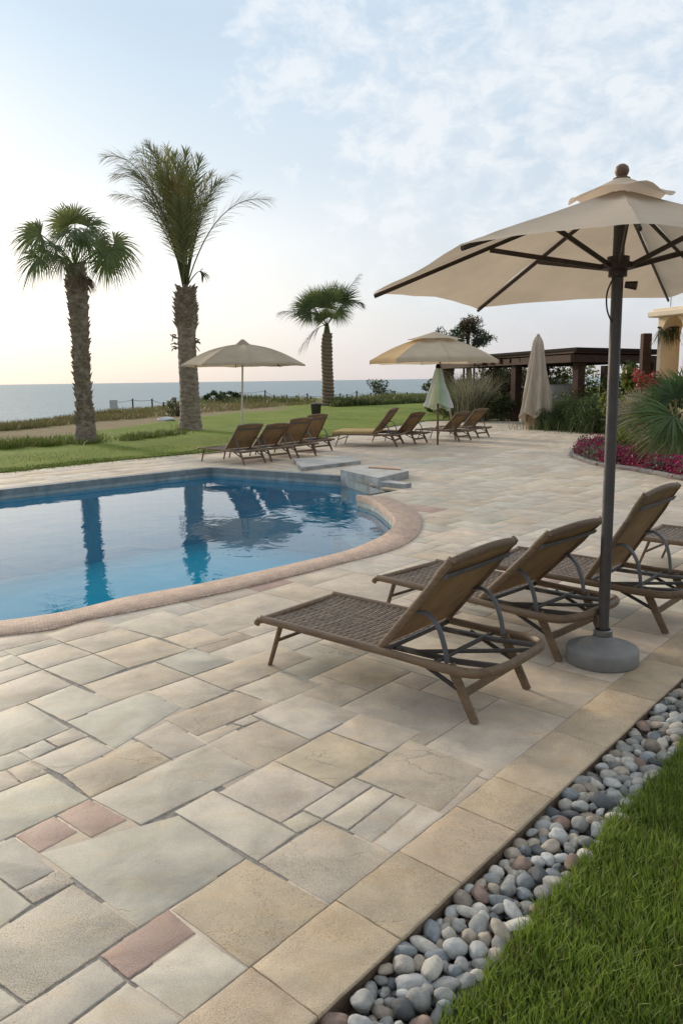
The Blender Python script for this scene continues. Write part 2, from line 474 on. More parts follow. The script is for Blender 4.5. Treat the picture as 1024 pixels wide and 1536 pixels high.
TRACED = [
    (A_, [(70, 430), (262, 335), (372, 408), (180, 510)], PINK), (A_, [(262, 335), (415, 262), (522, 332), (372, 408)], (.48, .345, .285, .6)),
    (F_, [(60, 1285), (267, 1228), (369, 1292), (209, 1396)], GREY),
    (F_, [(139, 1202), (310, 1121), (383, 1158), (214, 1248)], GREY),
    (B_, [(118, 597), (322, 508), (420, 557), (228, 650)], CREAM), (B_, [(228, 650), (512, 525), (628, 592), (332, 728)], TAN),
    (B_, [(512, 525), (625, 470), (752, 540), (628, 592)], WARM), (B_, [(245, 455), (535, 345), (665, 402), (422, 555)], BLUE),
    (B_, [(66, 565), (165, 520), (213, 548), (112, 592)], GREY), (B_, [(165, 520), (262, 480), (325, 508), (213, 548)], WARM),
    (B_, [(-70, 602), (64, 565), (110, 598), (20, 632)], GREY), (B_, [(25, 632), (115, 598), (178, 640), (78, 682)], SAND),
    (B_, [(-130, 680), (18, 634), (78, 682), (-60, 735)], SAND),
    (B_, [(-190, 490), (98, 383), (262, 478), (0, 583)], GREY), (B_, [(100, 382), (268, 318), (415, 380), (240, 455)], GREY),
    (B_, [(-150, 370), (150, 262), (265, 318), (0, 410)], CREAM), (B_, [(160, 262), (335, 205), (468, 258), (300, 320)], GREY),
    (B_, [(-60, 290), (100, 238), (155, 262), (0, 312)], CREAM), (B_, [(-60, 262), (45, 217), (98, 238), (-20, 275)], GREY),
    (B_, [(65, 212), (225, 165), (332, 205), (165, 260)], CREAM), (B_, [(20, 190), (195, 147), (222, 165), (62, 210)], GREY),
    (B_, [(-50, 172), (105, 130), (150, 152), (0, 195)], WARM), (B_, [(245, 162), (430, 105), (545, 140), (355, 202)], WARM),
    (B_, [(355, 203), (560, 142), (685, 187), (470, 257)], SAND), (B_, [(300, 322), (570, 235), (700, 285), (425, 382)], SAND),
    (B_, [(540, 345), (700, 287), (820, 335), (668, 400)], WARM), (B_, [(570, 232), (700, 188), (845, 235), (705, 285)], BLUE),
    (B_, [(455, 105), (585, 65), (715, 105), (590, 148)], CREAM), (B_, [(600, 148), (740, 105), (835, 150), (698, 188)], SAND),
    (B_, [(195, 147), (335, 95), (400, 118), (240, 160)], SAND), (B_, [(715, 287), (985, 188), (1090, 230), (828, 335)], SAND),
    (C__, [(80, 130), (330, 42), (450, 85), (205, 190)], SAND), (C__, [(330, 42), (440, 0), (570, 35), (450, 85)], WARM),
    (B_, [(722, 507), (850, 458), (890, 470), (765, 530)], WARM), (C__, [(320, 148), (372, 122), (405, 135), (350, 157)], SAND),
    (C__, [(245, 215), (408, 138), (565, 200), (395, 290)], SAND), (C__, [(385, 115), (520, 58), (705, 125), (565, 200)], CREAM),
    (C__, [(455, 268), (625, 175), (815, 243), (645, 355)], (.53, .445, .32, .6)), (C__, [(275, 370), (450, 270), (645, 357), (470, 468)], WARM),
    (C__, [(630, 172), (710, 125), (905, 185), (820, 243)], CREAM), (C__, [(710, 322), (860, 228), (1030, 300), (925, 415)], SAND),
    (C__, [(548, 428), (708, 325), (768, 348), (612, 455)], CREAM), (C__, [(612, 455), (768, 348), (836, 376), (688, 492)], CREAM),
    (C__, [(688, 492), (836, 376), (905, 404), (768, 532)], CREAM), (C__, [(768, 532), (905, 404), (985, 436), (825, 562)], CREAM),
    (C__, [(472, 468), (540, 430), (598, 458), (525, 500)], SPECK), (C__, [(400, 595), (600, 462), (818, 568), (620, 722)], (.53, .46, .375, .8)),
    (C__, [(150, 440), (272, 370), (522, 502), (395, 590)], GREY), (F_, [(256, 1369), (369, 1293), (488, 1361), (372, 1457)], (.50, .415, .305, 1.0)),
    (A_, [(470, 1000), (795, 780), (918, 885), (600, 1110)], PINK), (A_, [(-200, 990), (345, 655), (645, 862), (118, 1220)], SPECK),
    (A_, [(80, 690), (265, 595), (342, 650), (160, 750)], SPECK), (A_, [(-140, 520), (70, 435), (260, 590), (75, 685)], GREY),
    (A_, [(-260, 330), (225, 138), (412, 258), (-60, 478)], GREY), (F_, [(195, 1480), (297, 1407), (370, 1457), (280, 1536)], GREY),
    (A_, [(20, 1290), (465, 1005), (590, 1110), (180, 1430)], GREY), (A_, [(180, 1430), (590, 1110), (830, 1290), (400, 1640)], GREY),
    (A_, [(-200, 1200), (-20, 1090), (118, 1222), (-60, 1340)], GREY), (A_, [(-190, 760), (0, 625), (150, 750), (-20, 860)], BLUE),
]

class Pavers:
    def __init__(s): s.v = []; s.f = []; s.c = []; s.sd = []

    def slab(s, poly, z, col, gap=.004, bev=.0025, jit=0.0, n=1, zb=-.02):
        m = len(poly)
        if sum(poly[i].x * poly[(i + 1) % m].y - poly[(i + 1) % m].x * poly[i].y for i in range(m)) < 0: poly = poly[::-1]

        def inset(d):
            r = []
            for i in range(m):
                a, b, c = poly[i - 1], poly[i], poly[(i + 1) % m]
                e1 = b - a; e2 = c - b
                if e1.length < .01 or e2.length < .01: r.append(b.copy()); continue
                e1.normalize(); e2.normalize(); n1 = V3((-e1.y, e1.x, 0)); n2 = V3((-e2.y, e2.x, 0))
                den = 1 + n1.dot(n2)
                r.append(b + (n1 + n2) * (d / max(den, .5)))
            return r
        jt = [[random.gauss(0, jit) for _ in range(n)] for _ in range(m)]

        def ring(ins, zz):
            q = inset(gap + ins); r = []
            for i in range(m):
                a, b = q[i], q[(i + 1) % m]; e = (b - a)
                if e.length > 1e-6: e.normalize()
                for k in range(n):
                    p = a.lerp(b, k / n)
                    if k and jit: p = p + V3((-e.y, e.x, 0)) * jt[i][k]
                    r.append((p.x, p.y, zz))
            return r
        pts = [V3(p) for p in ring(0, 0)]
        o = len(s.v); N = len(pts)
        s.v += ring(0, zb) + ring(0, z - bev) + ring(bev * .5, z - bev * .3) + ring(bev * 1.5, z)
        fs = [tuple(o + 3 * N + k for k in range(N))]
        for r in range(3):
            for k in range(N):
                fs.append((o + r * N + k, o + r * N + (k + 1) % N, o + (r + 1) * N + (k + 1) % N, o + (r + 1) * N + k))
        # orientation
        ar = sum(pts[i].x * pts[(i + 1) % N].y - pts[(i + 1) % N].x * pts[i].y for i in range(N))
        if ar < 0: fs = [tuple(reversed(f)) for f in fs]
        k = random.uniform(.9, 1.1); sdv = random.uniform(0, 60)
        cc = (col[0] * k * random.uniform(.98, 1.02), col[1] * k, col[2] * k * random.uniform(.97, 1.03), col[3])
        for f in fs: s.f.append(f); s.c.append(cc); s.sd.append(sdv)

    def build(s, name):
        me = bpy.data.meshes.new(name); me.from_pydata(s.v, [], s.f); me.materials.append(M_PAVER)
        a = me.attributes.new('tint', 'FLOAT_COLOR', 'FACE'); a.data.foreach_set('color', np.array(s.c, np.float32).ravel())
        b = me.attributes.new('seed', 'FLOAT', 'FACE'); b.data.foreach_set('value', np.array(s.sd, np.float32))
        me.shade_smooth(); me.set_sharp_from_angle(angle=radians(50))
        o = bpy.data.objects.new(name, me); COL.objects.link(o); return o


pv = Pavers()
TQ = []
for fn, q, colr in TRACED:
    TQ.append([V3((g(*fn(p)).x, g(*fn(p)).y, 0)) for p in q])
NQ = len(TQ)
kin = [g(*p) for p in ((380, 1458), (505, 1357), (603, 1285), (684, 1214), (740, 1169), (823, 1098), (905, 1035))]
KT = -sum(-st(p)[1] for p in kin) / len(kin)
for rnd in range(3):                       # bring loosely traced corners onto shared corners and edges
    TOL = .05
    done = set()
    for a in range(NQ):
        for i in range(4):
            if (a, i) in done: continue
            cl = [(b, k) for b in range(NQ) for k in range(4) if (b, k) not in done and (TQ[b][k] - TQ[a][i]).length < TOL * .8 and (b != a or k == i)]
            m = sum((TQ[b][k] for b, k in cl), V3()) / len(cl)
            for b, k in cl: TQ[b][k] = m.copy(); done.add((b, k))
    for a in range(NQ):
        for i in range(4):
            p = TQ[a][i]; best = None
            for b in range(NQ):
                if b == a: continue
                for k in range(4):
                    u, v = TQ[b][k], TQ[b][(k + 1) % 4]; e = v - u; L2 = e.length_squared
                    f = (p - u).dot(e) / L2
                    if -.02 < f < 1.02:
                        qq = u + e * min(max(f, 0), 1); dd = (qq - p).length
                        if dd < TOL and (best is None or dd < best[0]): best = (dd, qq)
            if best: TQ[a][i] = best[1].copy()
            sa, sb = st(TQ[a][i])
            if abs(sb - KT) < .04 or sb > KT: TQ[a][i] = xy(sa, KT)
for a in range(NQ):
    P = TQ[a]
    if sum(P[i].x * P[(i + 1) % 4].y - P[(i + 1) % 4].x * P[i].y for i in range(4)) < 0: TQ[a] = P[::-1]
BB = lambda P: (min(p.x for p in P) - .1, max(p.x for p in P) + .1, min(p.y for p in P) - .1, max(p.y for p in P) + .1)


def shift_edge(P, i, d):
    a, b = P[i], P[(i + 1) % 4]; pa, nb = P[i - 1], P[(i + 2) % 4]
    e = (b - a).normalized(); nrm = V3((e.y, -e.x, 0))
    ua = (a - pa).normalized(); ub = (b - nb).normalized()
    Q = [p.copy() for p in P]
    Q[i] = a + ua * (d / max(ua.dot(nrm), .4)); Q[(i + 1) % 4] = b + ub * (d / max(ub.dot(nrm), .4))
    return Q


def clash(Q, i, a, eps=.0):
    u, v = Q[i], Q[(i + 1) % 4]
    for k in range(15):
        p = u.lerp(v, .015 + .97 * k / 14)
        if st(p)[1] > KT + .001: return True
        for b in range(NQ):
            if b == a: continue
            x0, x1, y0, y1 = BBS[b]
            if x0 < p.x < x1 and y0 < p.y < y1 and inpoly(p.x, p.y, TQ[b]): return True
    for b in range(NQ):                       # another stone's corner inside this one
        if b == a: continue
        c_ = sum(TQ[b], V3()) / 4
        for q in TQ[b]:
            q2 = q.lerp(c_, .012)
            if inpoly(q2.x, q2.y, Q): return True
    return False


BBS = [BB(P) for P in TQ]
for it in range(14):                          # draw overlapping edges back
    for a in range(NQ):
        for i in range(4):
            if clash(TQ[a], i, a): TQ[a] = shift_edge(TQ[a], i, -.004); BBS[a] = BB(TQ[a])
grown = {}
for it in range(22):                          # then let every stone grow until it meets its neighbours
    for a in range(NQ):
        for i in range(4):
            if grown.get((a, i), 0) > .10: continue
            Q = shift_edge(TQ[a], i, .005)
            if not clash(Q, i, a): TQ[a] = Q; BBS[a] = BB(Q); grown[(a, i)] = grown.get((a, i), 0) + .005
traced_xy = []
for (fn, q, colr), poly in zip(TRACED, TQ):
    traced_xy.append([(p.x, p.y) for p in poly])
    pv.slab(poly, .0148 + random.uniform(-.0007, .0007), colr, gap=.0034, bev=.0018, jit=.0010, n=12)
# kerb slabs along the pebble strip
ks = [st(p)[0] for p in kin]
KS = [ks[0] - 1.0 - .5 * i for i in range(6)][::-1] + [ks[0] - .5] + ks
while KS[-1] < 12: KS.append(KS[-1] + random.choice((.5, .58, .62)))
for a, b in zip(KS, KS[1:]):
    pv.slab([xy(a, KT), xy(b, KT), xy(b, 0), xy(a, 0)], .0165 + random.uniform(-.001, .001), KERB, gap=.002, jit=.0012, n=8, zb=.003)

# the rest of the terrace: random ashlar on a cell grid, the traced stones lying over it
CELL = .205
occ = {}


def cell_ok(i, j):
    p = xy(i * CELL, KT - (j + 1) * CELL)
    q = [xy(i * CELL, KT - j * CELL), xy((i + 1) * CELL, KT - j * CELL), xy((i + 1) * CELL, KT - (j + 1) * CELL), p]
    c = sum(q, V3()) / 4
    if not inpoly(c.x, c.y, TERR) or inpoly(c.x, c.y, BED): return False
    if any(inpoly(v.x, v.y, POOL) for v in q): return False
    if all(any(inpoly(v.x, v.y, tq) for tq in traced_xy) for v in q + [c]): return False
    return True


grid = {}
for i in range(-20, 190):
    for j in range(0, 110):
        c = xy((i + .5) * CELL, KT - (j + .5) * CELL)
        if c.y < .2 or c.y > 36 or c.x < -15: continue
        u, v = proj((c.x, c.y, 0))
        if not (-700 < u < 1724): continue
        grid[(i, j)] = cell_ok(i, j)
free = {k for k, v in grid.items() if v}
SIZES = [(4, 3), (3, 4), (3, 3), (4, 2), (3, 2), (2, 3), (2, 2), (5, 3), (4, 4), (1, 2), (2, 1), (3, 1), (1, 1)]
WTS = [5, 2, 6, 3, 6, 3, 4, 2, 1, .6, .8, .5, .2]
for key in sorted(free, key=lambda k: (k[1], k[0])):
    if key not in free: continue
    i, j = key
    opts = []
    for s, w in zip(SIZES, WTS):
        if all((i + a, j + b) in free for a in range(s[0]) for b in range(s[1])): opts.append((s, w))
    sz = random.choices([o[0] for o in opts], [o[1] for o in opts])[0]
    for a in range(sz[0]):
        for b in range(sz[1]): free.discard((i + a, j + b))
    q = [xy(i * CELL, KT - j * CELL), xy((i + sz[0]) * CELL, KT - j * CELL), xy((i + sz[0]) * CELL, KT - (j + sz[1]) * CELL), xy(i * CELL, KT - (j + sz[1]) * CELL)]
    colr = random.choices([GREY, CREAM, SAND, WARM, TAN, PINK], [3, 5, 5, 6, 1.2, .15])[0]
    near = q[0].y < 8
    pv.slab(q, .0128 + random.uniform(-.0008, .0008), colr, gap=.0032, jit=.001 if near else 0, n=6 if near else 1)
struct(pv.build('terrace_paving'), 'cream and grey limestone paving with odd pink stones round the pool', 'paving')

# mortar bed in the joints
m_mort = mat('mortar_joint', (.255, .23, .20), .95, .35, 30, .4, 90)
mb = MB()
for i in range(-30, 190):
    for j in range(-1, 110):
        q = [xy(i * CELL, KT - j * CELL), xy((i + 1) * CELL, KT - j * CELL), xy((i + 1) * CELL, KT - (j + 1) * CELL), xy(i * CELL, KT - (j + 1) * CELL)]
        c = sum(q, V3()) / 4
        if c.y > 36 or c.y < -6: continue
        if not inpoly(c.x, c.y, TERR) or any(inpoly(v.x, v.y, POOL) for v in q): continue
        if j == -1: q[0] = xy(i * CELL, -.03); q[1] = xy((i + 1) * CELL, -.03)
        mb.add([(v.x, v.y, .0106) for v in q], [(0, 1, 2, 3)])
struct(mb.build('mortar', m_mort, smooth=False), 'grey mortar showing in the paving joints', 'mortar')
# kerb face to the pebble strip
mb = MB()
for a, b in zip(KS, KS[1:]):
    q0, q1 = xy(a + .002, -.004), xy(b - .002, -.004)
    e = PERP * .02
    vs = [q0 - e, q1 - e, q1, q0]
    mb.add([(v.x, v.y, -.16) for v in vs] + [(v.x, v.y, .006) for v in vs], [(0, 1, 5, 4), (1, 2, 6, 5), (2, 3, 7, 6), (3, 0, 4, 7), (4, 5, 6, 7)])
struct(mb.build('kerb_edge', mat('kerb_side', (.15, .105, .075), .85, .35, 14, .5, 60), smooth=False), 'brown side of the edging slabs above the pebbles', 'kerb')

# ------------------------------------------------------------------ pool
mc, t, bs, out = newmat('coping_brick')
uv = t.node('ShaderNodeUVMap', {'uv_map': 'UVMap'}).outputs[0]
wob = t.noise(uv, 22, 3)
cuv = t.node('ShaderNodeVectorMath', {'operation': 'ADD'}); t.l.new(uv, cuv.inputs[0])
wv = t.node('ShaderNodeCombineXYZ'); t.l.new(t.math('MULTIPLY', t.math('SUBTRACT', wob, .5), .035), wv.inputs[0]); t.l.new(t.math('MULTIPLY', t.math('SUBTRACT', wob, .5), .03), wv.inputs[1]); t.l.new(wv.outputs[0], cuv.inputs[1])
br = t.node('ShaderNodeTexBrick', {'offset': .5}, Color1=(.52, .375, .285, 1), Color2=(.42, .295, .22, 1), Mortar=(.30, .225, .175, 1), Scale=1.0)
br.inputs['Mortar Size'].default_value = .005; br.inputs['Brick Width'].default_value = .052; br.inputs['Row Height'].default_value = .028; br.inputs['Mortar Smooth'].default_value = .4
t.l.new(cuv.outputs[0], br.inputs['Vector'])
nn = t.noise(uv, 7, 5, .6)
cc = t.mix(t.ramp(nn, [(.3, 0), (.7, 1)]), (.82, .8, .8), (1.2, 1.18, 1.15))
t.put(bs, 'Base Color', t.mix(1.0, br.outputs['Color'], cc, 'MULTIPLY')); bs.inputs['Roughness'].default_value = .75
bp = t.node('ShaderNodeBump', None, Strength=.35, Distance=.006, Height=t.math('SUBTRACT', t.math('MULTIPLY', t.noise(uv, 120, 3), .5), br.outputs['Fac'])); t.put(bs, 'Normal', bp.outputs[0])
verts = []; faces = []; uvs = []
n = len(CIN); Ls = [0]
for a, b in zip(COUT, COUT[1:]): Ls.append(Ls[-1] + (b - a).length)
for a, b in zip(CIN, COUT):
    dr = (b - a).normalized()
    ring = [(a + dr * .03, -.07), (a - dr * .015, -.065), (a - dr * .015, .018), (a - dr * .003, .03), (b - dr * .012, .03), (b, .022), (b, -.01)]
    verts += [(p.x, p.y, z) for p, z in ring]
m_ = 7
vv = [-.1, -.08, 0, .012, .0, 0, 0]
for i in range(n - 1):
    for k in range(m_ - 1): faces.append((i * m_ + k, (i + 1) * m_ + k, (i + 1) * m_ + k + 1, i * m_ + k + 1))
me = bpy.data.meshes.new('pool_coping'); me.from_pydata(verts, [], faces); me.materials.append(mc)
ul = me.uv_layers.new(name='UVMap')
for p in me.polygons:
    for li in p.loop_indices:
        vi = me.loops[li].vertex_index; i, k = divmod(vi, m_)
        a, b = CIN[i], COUT[i]
        wd = [-.09, -.085, 0, .012, (b - a).length, (b - a).length + .01, (b - a).length + .04][k]
        ul.data[li].uv = (Ls[i], wd)
me.shade_smooth(); me.set_sharp_from_angle(angle=radians(50))
o = bpy.data.objects.new('pool_coping', me); COL.objects.link(o)
struct(o, 'curved pinkish brick coping along the pool edge', 'pool coping')

m_wall = mat('pool_render', (.33, .335, .31), .75, .35, 3.5, .5, 25)
mt, t, bs, out = newmat('pool_floor_tiles')
pos = t.node('ShaderNodeTexCoord').outputs['Object']
br = t.node('ShaderNodeTexBrick', {'offset': 0.0}, Color1=(.010, .50, .66, 1), Color2=(.009, .47, .635, 1), Mortar=(.03, .52, .66, 1), Scale=1.0)
br.inputs['Mortar Size'].default_value = .004; br.inputs['Brick Width'].default_value = .15; br.inputs['Row Height'].default_value = .15
t.l.new(pos, br.inputs['Vector'])
nn = t.noise(pos, .5, 4)
t.put(bs, 'Base Color', t.mix(1.0, br.outputs['Color'], t.mix(nn, (.8, .85, .9), (1.2, 1.15, 1.1)), 'MULTIPLY')); bs.inputs['Roughness'].default_value = .5
WZ = -.135
loop = [(p.x, p.y) for p in CIN] + [(p.x, p.y) for p in rest_pool]
N = len(loop)
mb = MB()
mb.add([(x, y, .0) for x, y in loop] + [(x, y, WZ - .03) for x, y in loop], [(i, (i + 1) % N, N + (i + 1) % N, N + i) for i in range(N)])
mb.mi = [0 if i < len(CIN) + 1 else 1 for i in range(N)]
struct(mb.build('pool_wall', [m_wall, mat('far_wall_slate', (.33, .345, .345), .6, .3, 5, .3, 40)], angle=40), 'grey rendered pool wall above the waterline', 'pool wall')
mb = MB()
mb.add([(x, y, WZ - .03) for x, y in loop] + [(x, y, -1.5) for x, y in loop], [(i, (i + 1) % N, N + (i + 1) % N, N + i) for i in range(N)])
bm = bmesh.new()
vs = [bm.verts.new((x, y, -1.5)) for x, y in loop]; fc = bm.faces.new(vs); bmesh.ops.triangulate(bm, faces=[fc])
bm.verts.ensure_lookup_table(); bm.verts.index_update()
mb.add([v.co[:] for v in bm.verts], [tuple(v.index for v in f.verts) for f in bm.faces]); bm.free()
struct(mb.build('pool_basin', mt, smooth=False), 'deep blue tiled pool basin', 'pool')
# underwater bench along the curved end
arc = CIN[84:]
mb = MB()
inner = []
for i, p in enumerate(arc):
    a = arc[max(i - 1, 0)]; b = arc[min(i + 1, len(arc) - 1)]; e = (b - a).normalized()
    inner.append(p + V3((-e.y, e.x, 0)) * .42)
nb = len(arc)
mb.add([(p.x, p.y, -.55) for p in arc] + [(p.x, p.y, -.55) for p in inner] + [(p.x, p.y, -1.5) for p in inner],
       [(i, i + 1, nb + i + 1, nb + i) for i in range(nb - 1)] + [(nb + i, nb + i + 1, 2 * nb + i + 1, 2 * nb + i) for i in range(nb - 1)])
struct(mb.build('pool_bench', mat('bench_plaster', (.22, .33, .38), .6, .2, 4, .2, 20), angle=40), 'pale underwater step along the curved pool end', 'pool step')

mwt, t, bs, out = newmat('pool_water')
pos = t.node('ShaderNodeTexCoord').outputs['Object']
h1 = t.noise(t.mapping(pos, (1, .8, 1), (0, 0, .5)), 2.0, 3, .5, .6)
h2 = t.noise(pos, 7.5, 2, .5, .3)
hh = t.math('ADD', t.math('MULTIPLY', h1, 1.0), t.math('MULTIPLY', h2, .12))
bp = t.node('ShaderNodeBump', None, Strength=.10, Distance=.05, Height=hh)
fr = t.node('ShaderNodeFresnel', None, IOR=1.33); t.l.new(bp.outputs[0], fr.inputs['Normal'])
gls = t.node('ShaderNodeBsdfGlossy', None, Roughness=.015, Color=(1, 1, 1, 1)); t.l.new(bp.outputs[0], gls.inputs['Normal'])
trn = t.node('ShaderNodeBsdfTransparent', None, Color=(.62, .92, .97, 1))
mx = t.node('ShaderNodeMixShader'); t.l.new(fr.outputs[0], mx.inputs[0]); t.l.new(trn.outputs[0], mx.inputs[1]); t.l.new(gls.outputs[0], mx.inputs[2])
t.l.new(mx.outputs[0], out.inputs[0])
bm = bmesh.new(); vs = [bm.verts.new((x, y, WZ)) for x, y in loop]; fc = bm.faces.new(vs)
if fc.normal.z < 0: fc.normal_flip()
bm.normal_update()
if bm.faces[:][0].normal.z < 0: bmesh.ops.reverse_faces(bm, faces=bm.faces[:])
bmesh.ops.triangulate(bm, faces=bm.faces[:])
me = bpy.data.meshes.new('pool_water'); bm.to_mesh(me); bm.free(); me.materials.append(mwt)
o = bpy.data.objects.new('pool_water', me); COL.objects.link(o); struct(o, 'still blue pool water with gentle ripples', 'water')

# grey far edge of the pool
m_edge = mat('edge_slate', (.19, .205, .21), .55, .25, 5, .3, 40)
mb = MB()
far = [V3(p) for p in (g(511, 716), g(316, 703), g(0, 737), V3((-9.5, 9.0, 0)))]
for a, b in zip(far, far[1:]):
    e = (b - a).normalized(); nrm = V3((e.y, -e.x, 0))
    cpt = (a + b) / 2
    if inpoly((cpt + nrm * .1).x, (cpt + nrm * .1).y, POOL): nrm = -nrm
    wdt = .17 if a is not far[0] else .12
    L = (b - a).length; k = max(1, int(L / .6))
    for i in range(k):
        p0 = a + e * (L * i / k + .003); p1 = a + e * (L * (i + 1) / k - .003)
        q = [p0 - nrm * .03, p1 - nrm * .03, p1 + nrm * wdt, p0 + nrm * wdt]
        mb.add([(v.x, v.y, -.06) for v in q] + [(v.x, v.y, .028) for v in q], [(0, 1, 5, 4), (1, 2, 6, 5), (2, 3, 7, 6), (3, 0, 4, 7), (4, 5, 6, 7), (3, 2, 1, 0)])
struct(mb.build('pool_edge', m_edge, smooth=False), 'blue grey stone edge along the far side of the pool', 'pool edge')

# raised blocks at the far end of the pool
m_blk = mat('block_stone', (.29, .305, .305), .75, .4, 4, .5, 30)
m_blktop = mat('block_top', (.42, .40, .36), .7, .2, 5, .3, 30)


def prism(mbx, pts, z0, z1, mi_top=1):
    n_ = len(pts)
    ar = sum(pts[i][0] * pts[(i + 1) % n_][1] - pts[(i + 1) % n_][0] * pts[i][1] for i in range(n_))
    if ar < 0: pts = pts[::-1]
    vs_ = [(p[0], p[1], z0) for p in pts] + [(p[0], p[1], z1) for p in pts]
    mbx.add(vs_, [(i, (i + 1) % n_, n_ + (i + 1) % n_, n_ + i) for i in range(n_)])
    mbx.add([(p[0], p[1], z1) for p in pts], [tuple(range(n_))], mi=mi_top)


pw = thing('pool_end_wall', 'low grey stone wall with pale cap at the far pool end', 'wall', g(555, 720))
L0 = pw.location.copy()
q1, q2 = V3((-.01, 14.4, 0)), V3((.62, 13.1, 0))
mb = MB(); prism(mb, [q1 - L0, q2 - L0, V3((1.2, 14.1, 0)) - L0, V3((1.05, 14.9, 0)) - L0, V3((.3, 15.1, 0)) - L0], -.4, .15)
o = mb.build('wall', [m_blk, m_blktop], pw, angle=20); o.location = (0, 0, 0)
mb = MB(); prism(mb, [V3((.60, 13.12, 0)) - L0, V3((1.0, 12.75, 0)) - L0, V3((1.14, 12.9, 0)) - L0, V3((.80, 13.35, 0)) - L0], -.4, .085)
mb.build('wing_wall', [m_blk, m_blktop], pw, angle=20)
mb = MB(); prism(mb, [V3((.5, 14.6, 0)) - L0, V3((1.06, 14.15, 0)) - L0, V3((1.0, 14.6, 0)) - L0, V3((.7, 14.8, 0)) - L0], .13, .175)
mb.build('cap', [mat('cap_brick', (.48, .33, .24), .8, .2, 20, .4, 60)] * 2, pw, angle=20)

sl_ = thing('stone_step', 'low pale stone step slab beside the far loungers', 'step', g(490, 694))
L0 = sl_.location.copy()
mb = MB(); prism(mb, [g(452, 708) - L0, g(541, 697) - L0, g(525, 690) - L0, g(440, 694) - L0], -.02, .085)
mb.build('slab', [m_blk, m_blktop], sl_, angle=20)

# ------------------------------------------------------------------ land towards the sea
ml, t, bs, out = newmat('coast_ground')
pos = t.node('ShaderNodeTexCoord').outputs['Object']
tn = t.node('ShaderNodeAttribute', {'attribute_name': 'zone'})
zs = t.node('ShaderNodeSeparateColor'); t.l.new(tn.outputs['Color'], zs.inputs[0])
nA = t.noise(t.mapping(pos, (1, .5, 1), (0, 0, .6)), .5, 6, .68); nB = t.noise(pos, 3.0, 5, .65); nC = t.noise(pos, 30, 3, .6)
lawn = t.mix(t.ramp(nA, [(.35, 0), (.65, 1)]), (.14, .20, .026), (.235, .275, .05))
lawn = t.mix(t.ramp(nB, [(.4, 0), (.75, .55)]), lawn, (.12, .165, .03))
dry = t.mix(t.ramp(nB, [(.35, 0), (.65, 1)]), (.23, .185, .10), (.30, .225, .13))
dune = t.mix(t.ramp(nB, [(.35, 0), (.65, 1)]), (.22, .205, .075), (.14, .16, .05))
def wobz(ch): return t.ramp(t.math('ADD', ch, t.math('MULTIPLY', t.math('SUBTRACT', nB, .5), .5)), [(.35, 0), (.65, 1)])
base = t.mix(wobz(zs.outputs[0]), lawn, dry); base = t.mix(wobz(zs.outputs[1]), base, dune)
base = t.mix(t.math('MULTIPLY', nC, .5), base, t.mix(1.0, base, (.62, .66, .6), 'MULTIPLY'))
t.put(bs, 'Base Color', base); bs.inputs['Roughness'].default_value = .9; bs.inputs['Specular IOR Level'].default_value = .15
bp = t.node('ShaderNodeBump', None, Strength=.8, Distance=.05, Height=t.math('ADD', nC, nB)); t.put(bs, 'Normal', bp.outputs[0])


def interp_poly(P, n):
    out = []
    for k in range(len(P) - 1):
        for i in range(n): out.append((P[k][0] + (P[k + 1][0] - P[k][0]) * i / n, P[k][1] + (P[k + 1][1] - P[k][1]) * i / n))
    out.append(tuple(P[-1][:2])); return out


def ss(x, a, b):
    q = min(max((x - a) / (b - a), 0), 1); return q * q * (3 - 2 * q)


def land_z(x, y, f):      # f = 0 at the terrace, 1 at the cliff line
    n1 = noise.noise((x * .12, y * .12, 3.3)); n2 = noise.noise((x * .5, y * .5, 8.8))
    z = .032
    z += ss(f, .45, .95) * (.06 + .16 * n1 + .05 * n2) + ss(f, .1, .5) * .05 * n1
    if f > 1: z -= (f - 1) * 60
    return z


ei = interp_poly(E_, 12); ci = interp_poly(C_, 12)
fr_ = [0, .012, .03, .06, .1, .15, .2, .25, .3, .35, .4, .45, .5, .55, .6, .65, .7, .75, .8, .85, .9, .95, 1.0, 1.03, 1.08, 1.16]
vs = []; zone = []; fs = []
for (a, b) in zip(ei, ci):
    for f in fr_:
        x = a[0] + (b[0] - a[0]) * f; y = a[1] + (b[1] - a[1]) * f
        z = land_z(x, y, f) if f <= 1 else land_z(b[0], b[1], 1) - (f - 1) * 48
        vs.append((x, y, z))
        u, v = proj((x, y, 0))
        lft = 1 - ss(u, 330, 520)
        d_ = ss(f, .42, .50) * lft * (1 if u < 1200 else 0)
        du = ss(f, .70, .78) if lft > .5 else ss(f, .62, .85)
        zone.append((d_, du, 0, 1))
m_ = len(fr_)
for i in range(len(ei) - 1):
    for k in range(m_ - 1): fs.append((i * m_ + k, (i + 1) * m_ + k, (i + 1) * m_ + k + 1, i * m_ + k + 1))
me = bpy.data.meshes.new('lawn'); me.from_pydata(vs, [], [tuple(reversed(f)) for f in fs]); me.materials.append(ml)
a = me.attributes.new('zone', 'FLOAT_COLOR', 'POINT'); a.data.foreach_set('color', np.array(zone, np.float32).ravel())
me.shade_smooth(); o = bpy.data.objects.new('lawn', me); COL.objects.link(o)
struct(o, 'green lawn running into dry dune grass above the sea', 'lawn')


def land_at(u, v):        # pixel on the lawn -> point
    p = g(u, v, .03)
    bestd = None
    for (a, b) in zip(ei, ci):
        dx, dy = b[0] - a[0], b[1] - a[1]; L2 = dx * dx + dy * dy
        f = ((p.x - a[0]) * dx + (p.y - a[1]) * dy) / L2
        dd = (a[0] + f * dx - p.x) ** 2 + (a[1] + f * dy - p.y) ** 2
        if bestd is None or dd < bestd[0]: bestd = (dd, f)
    return V3((p.x, p.y, land_z(p.x, p.y, min(bestd[1], 1)))), bestd[1]


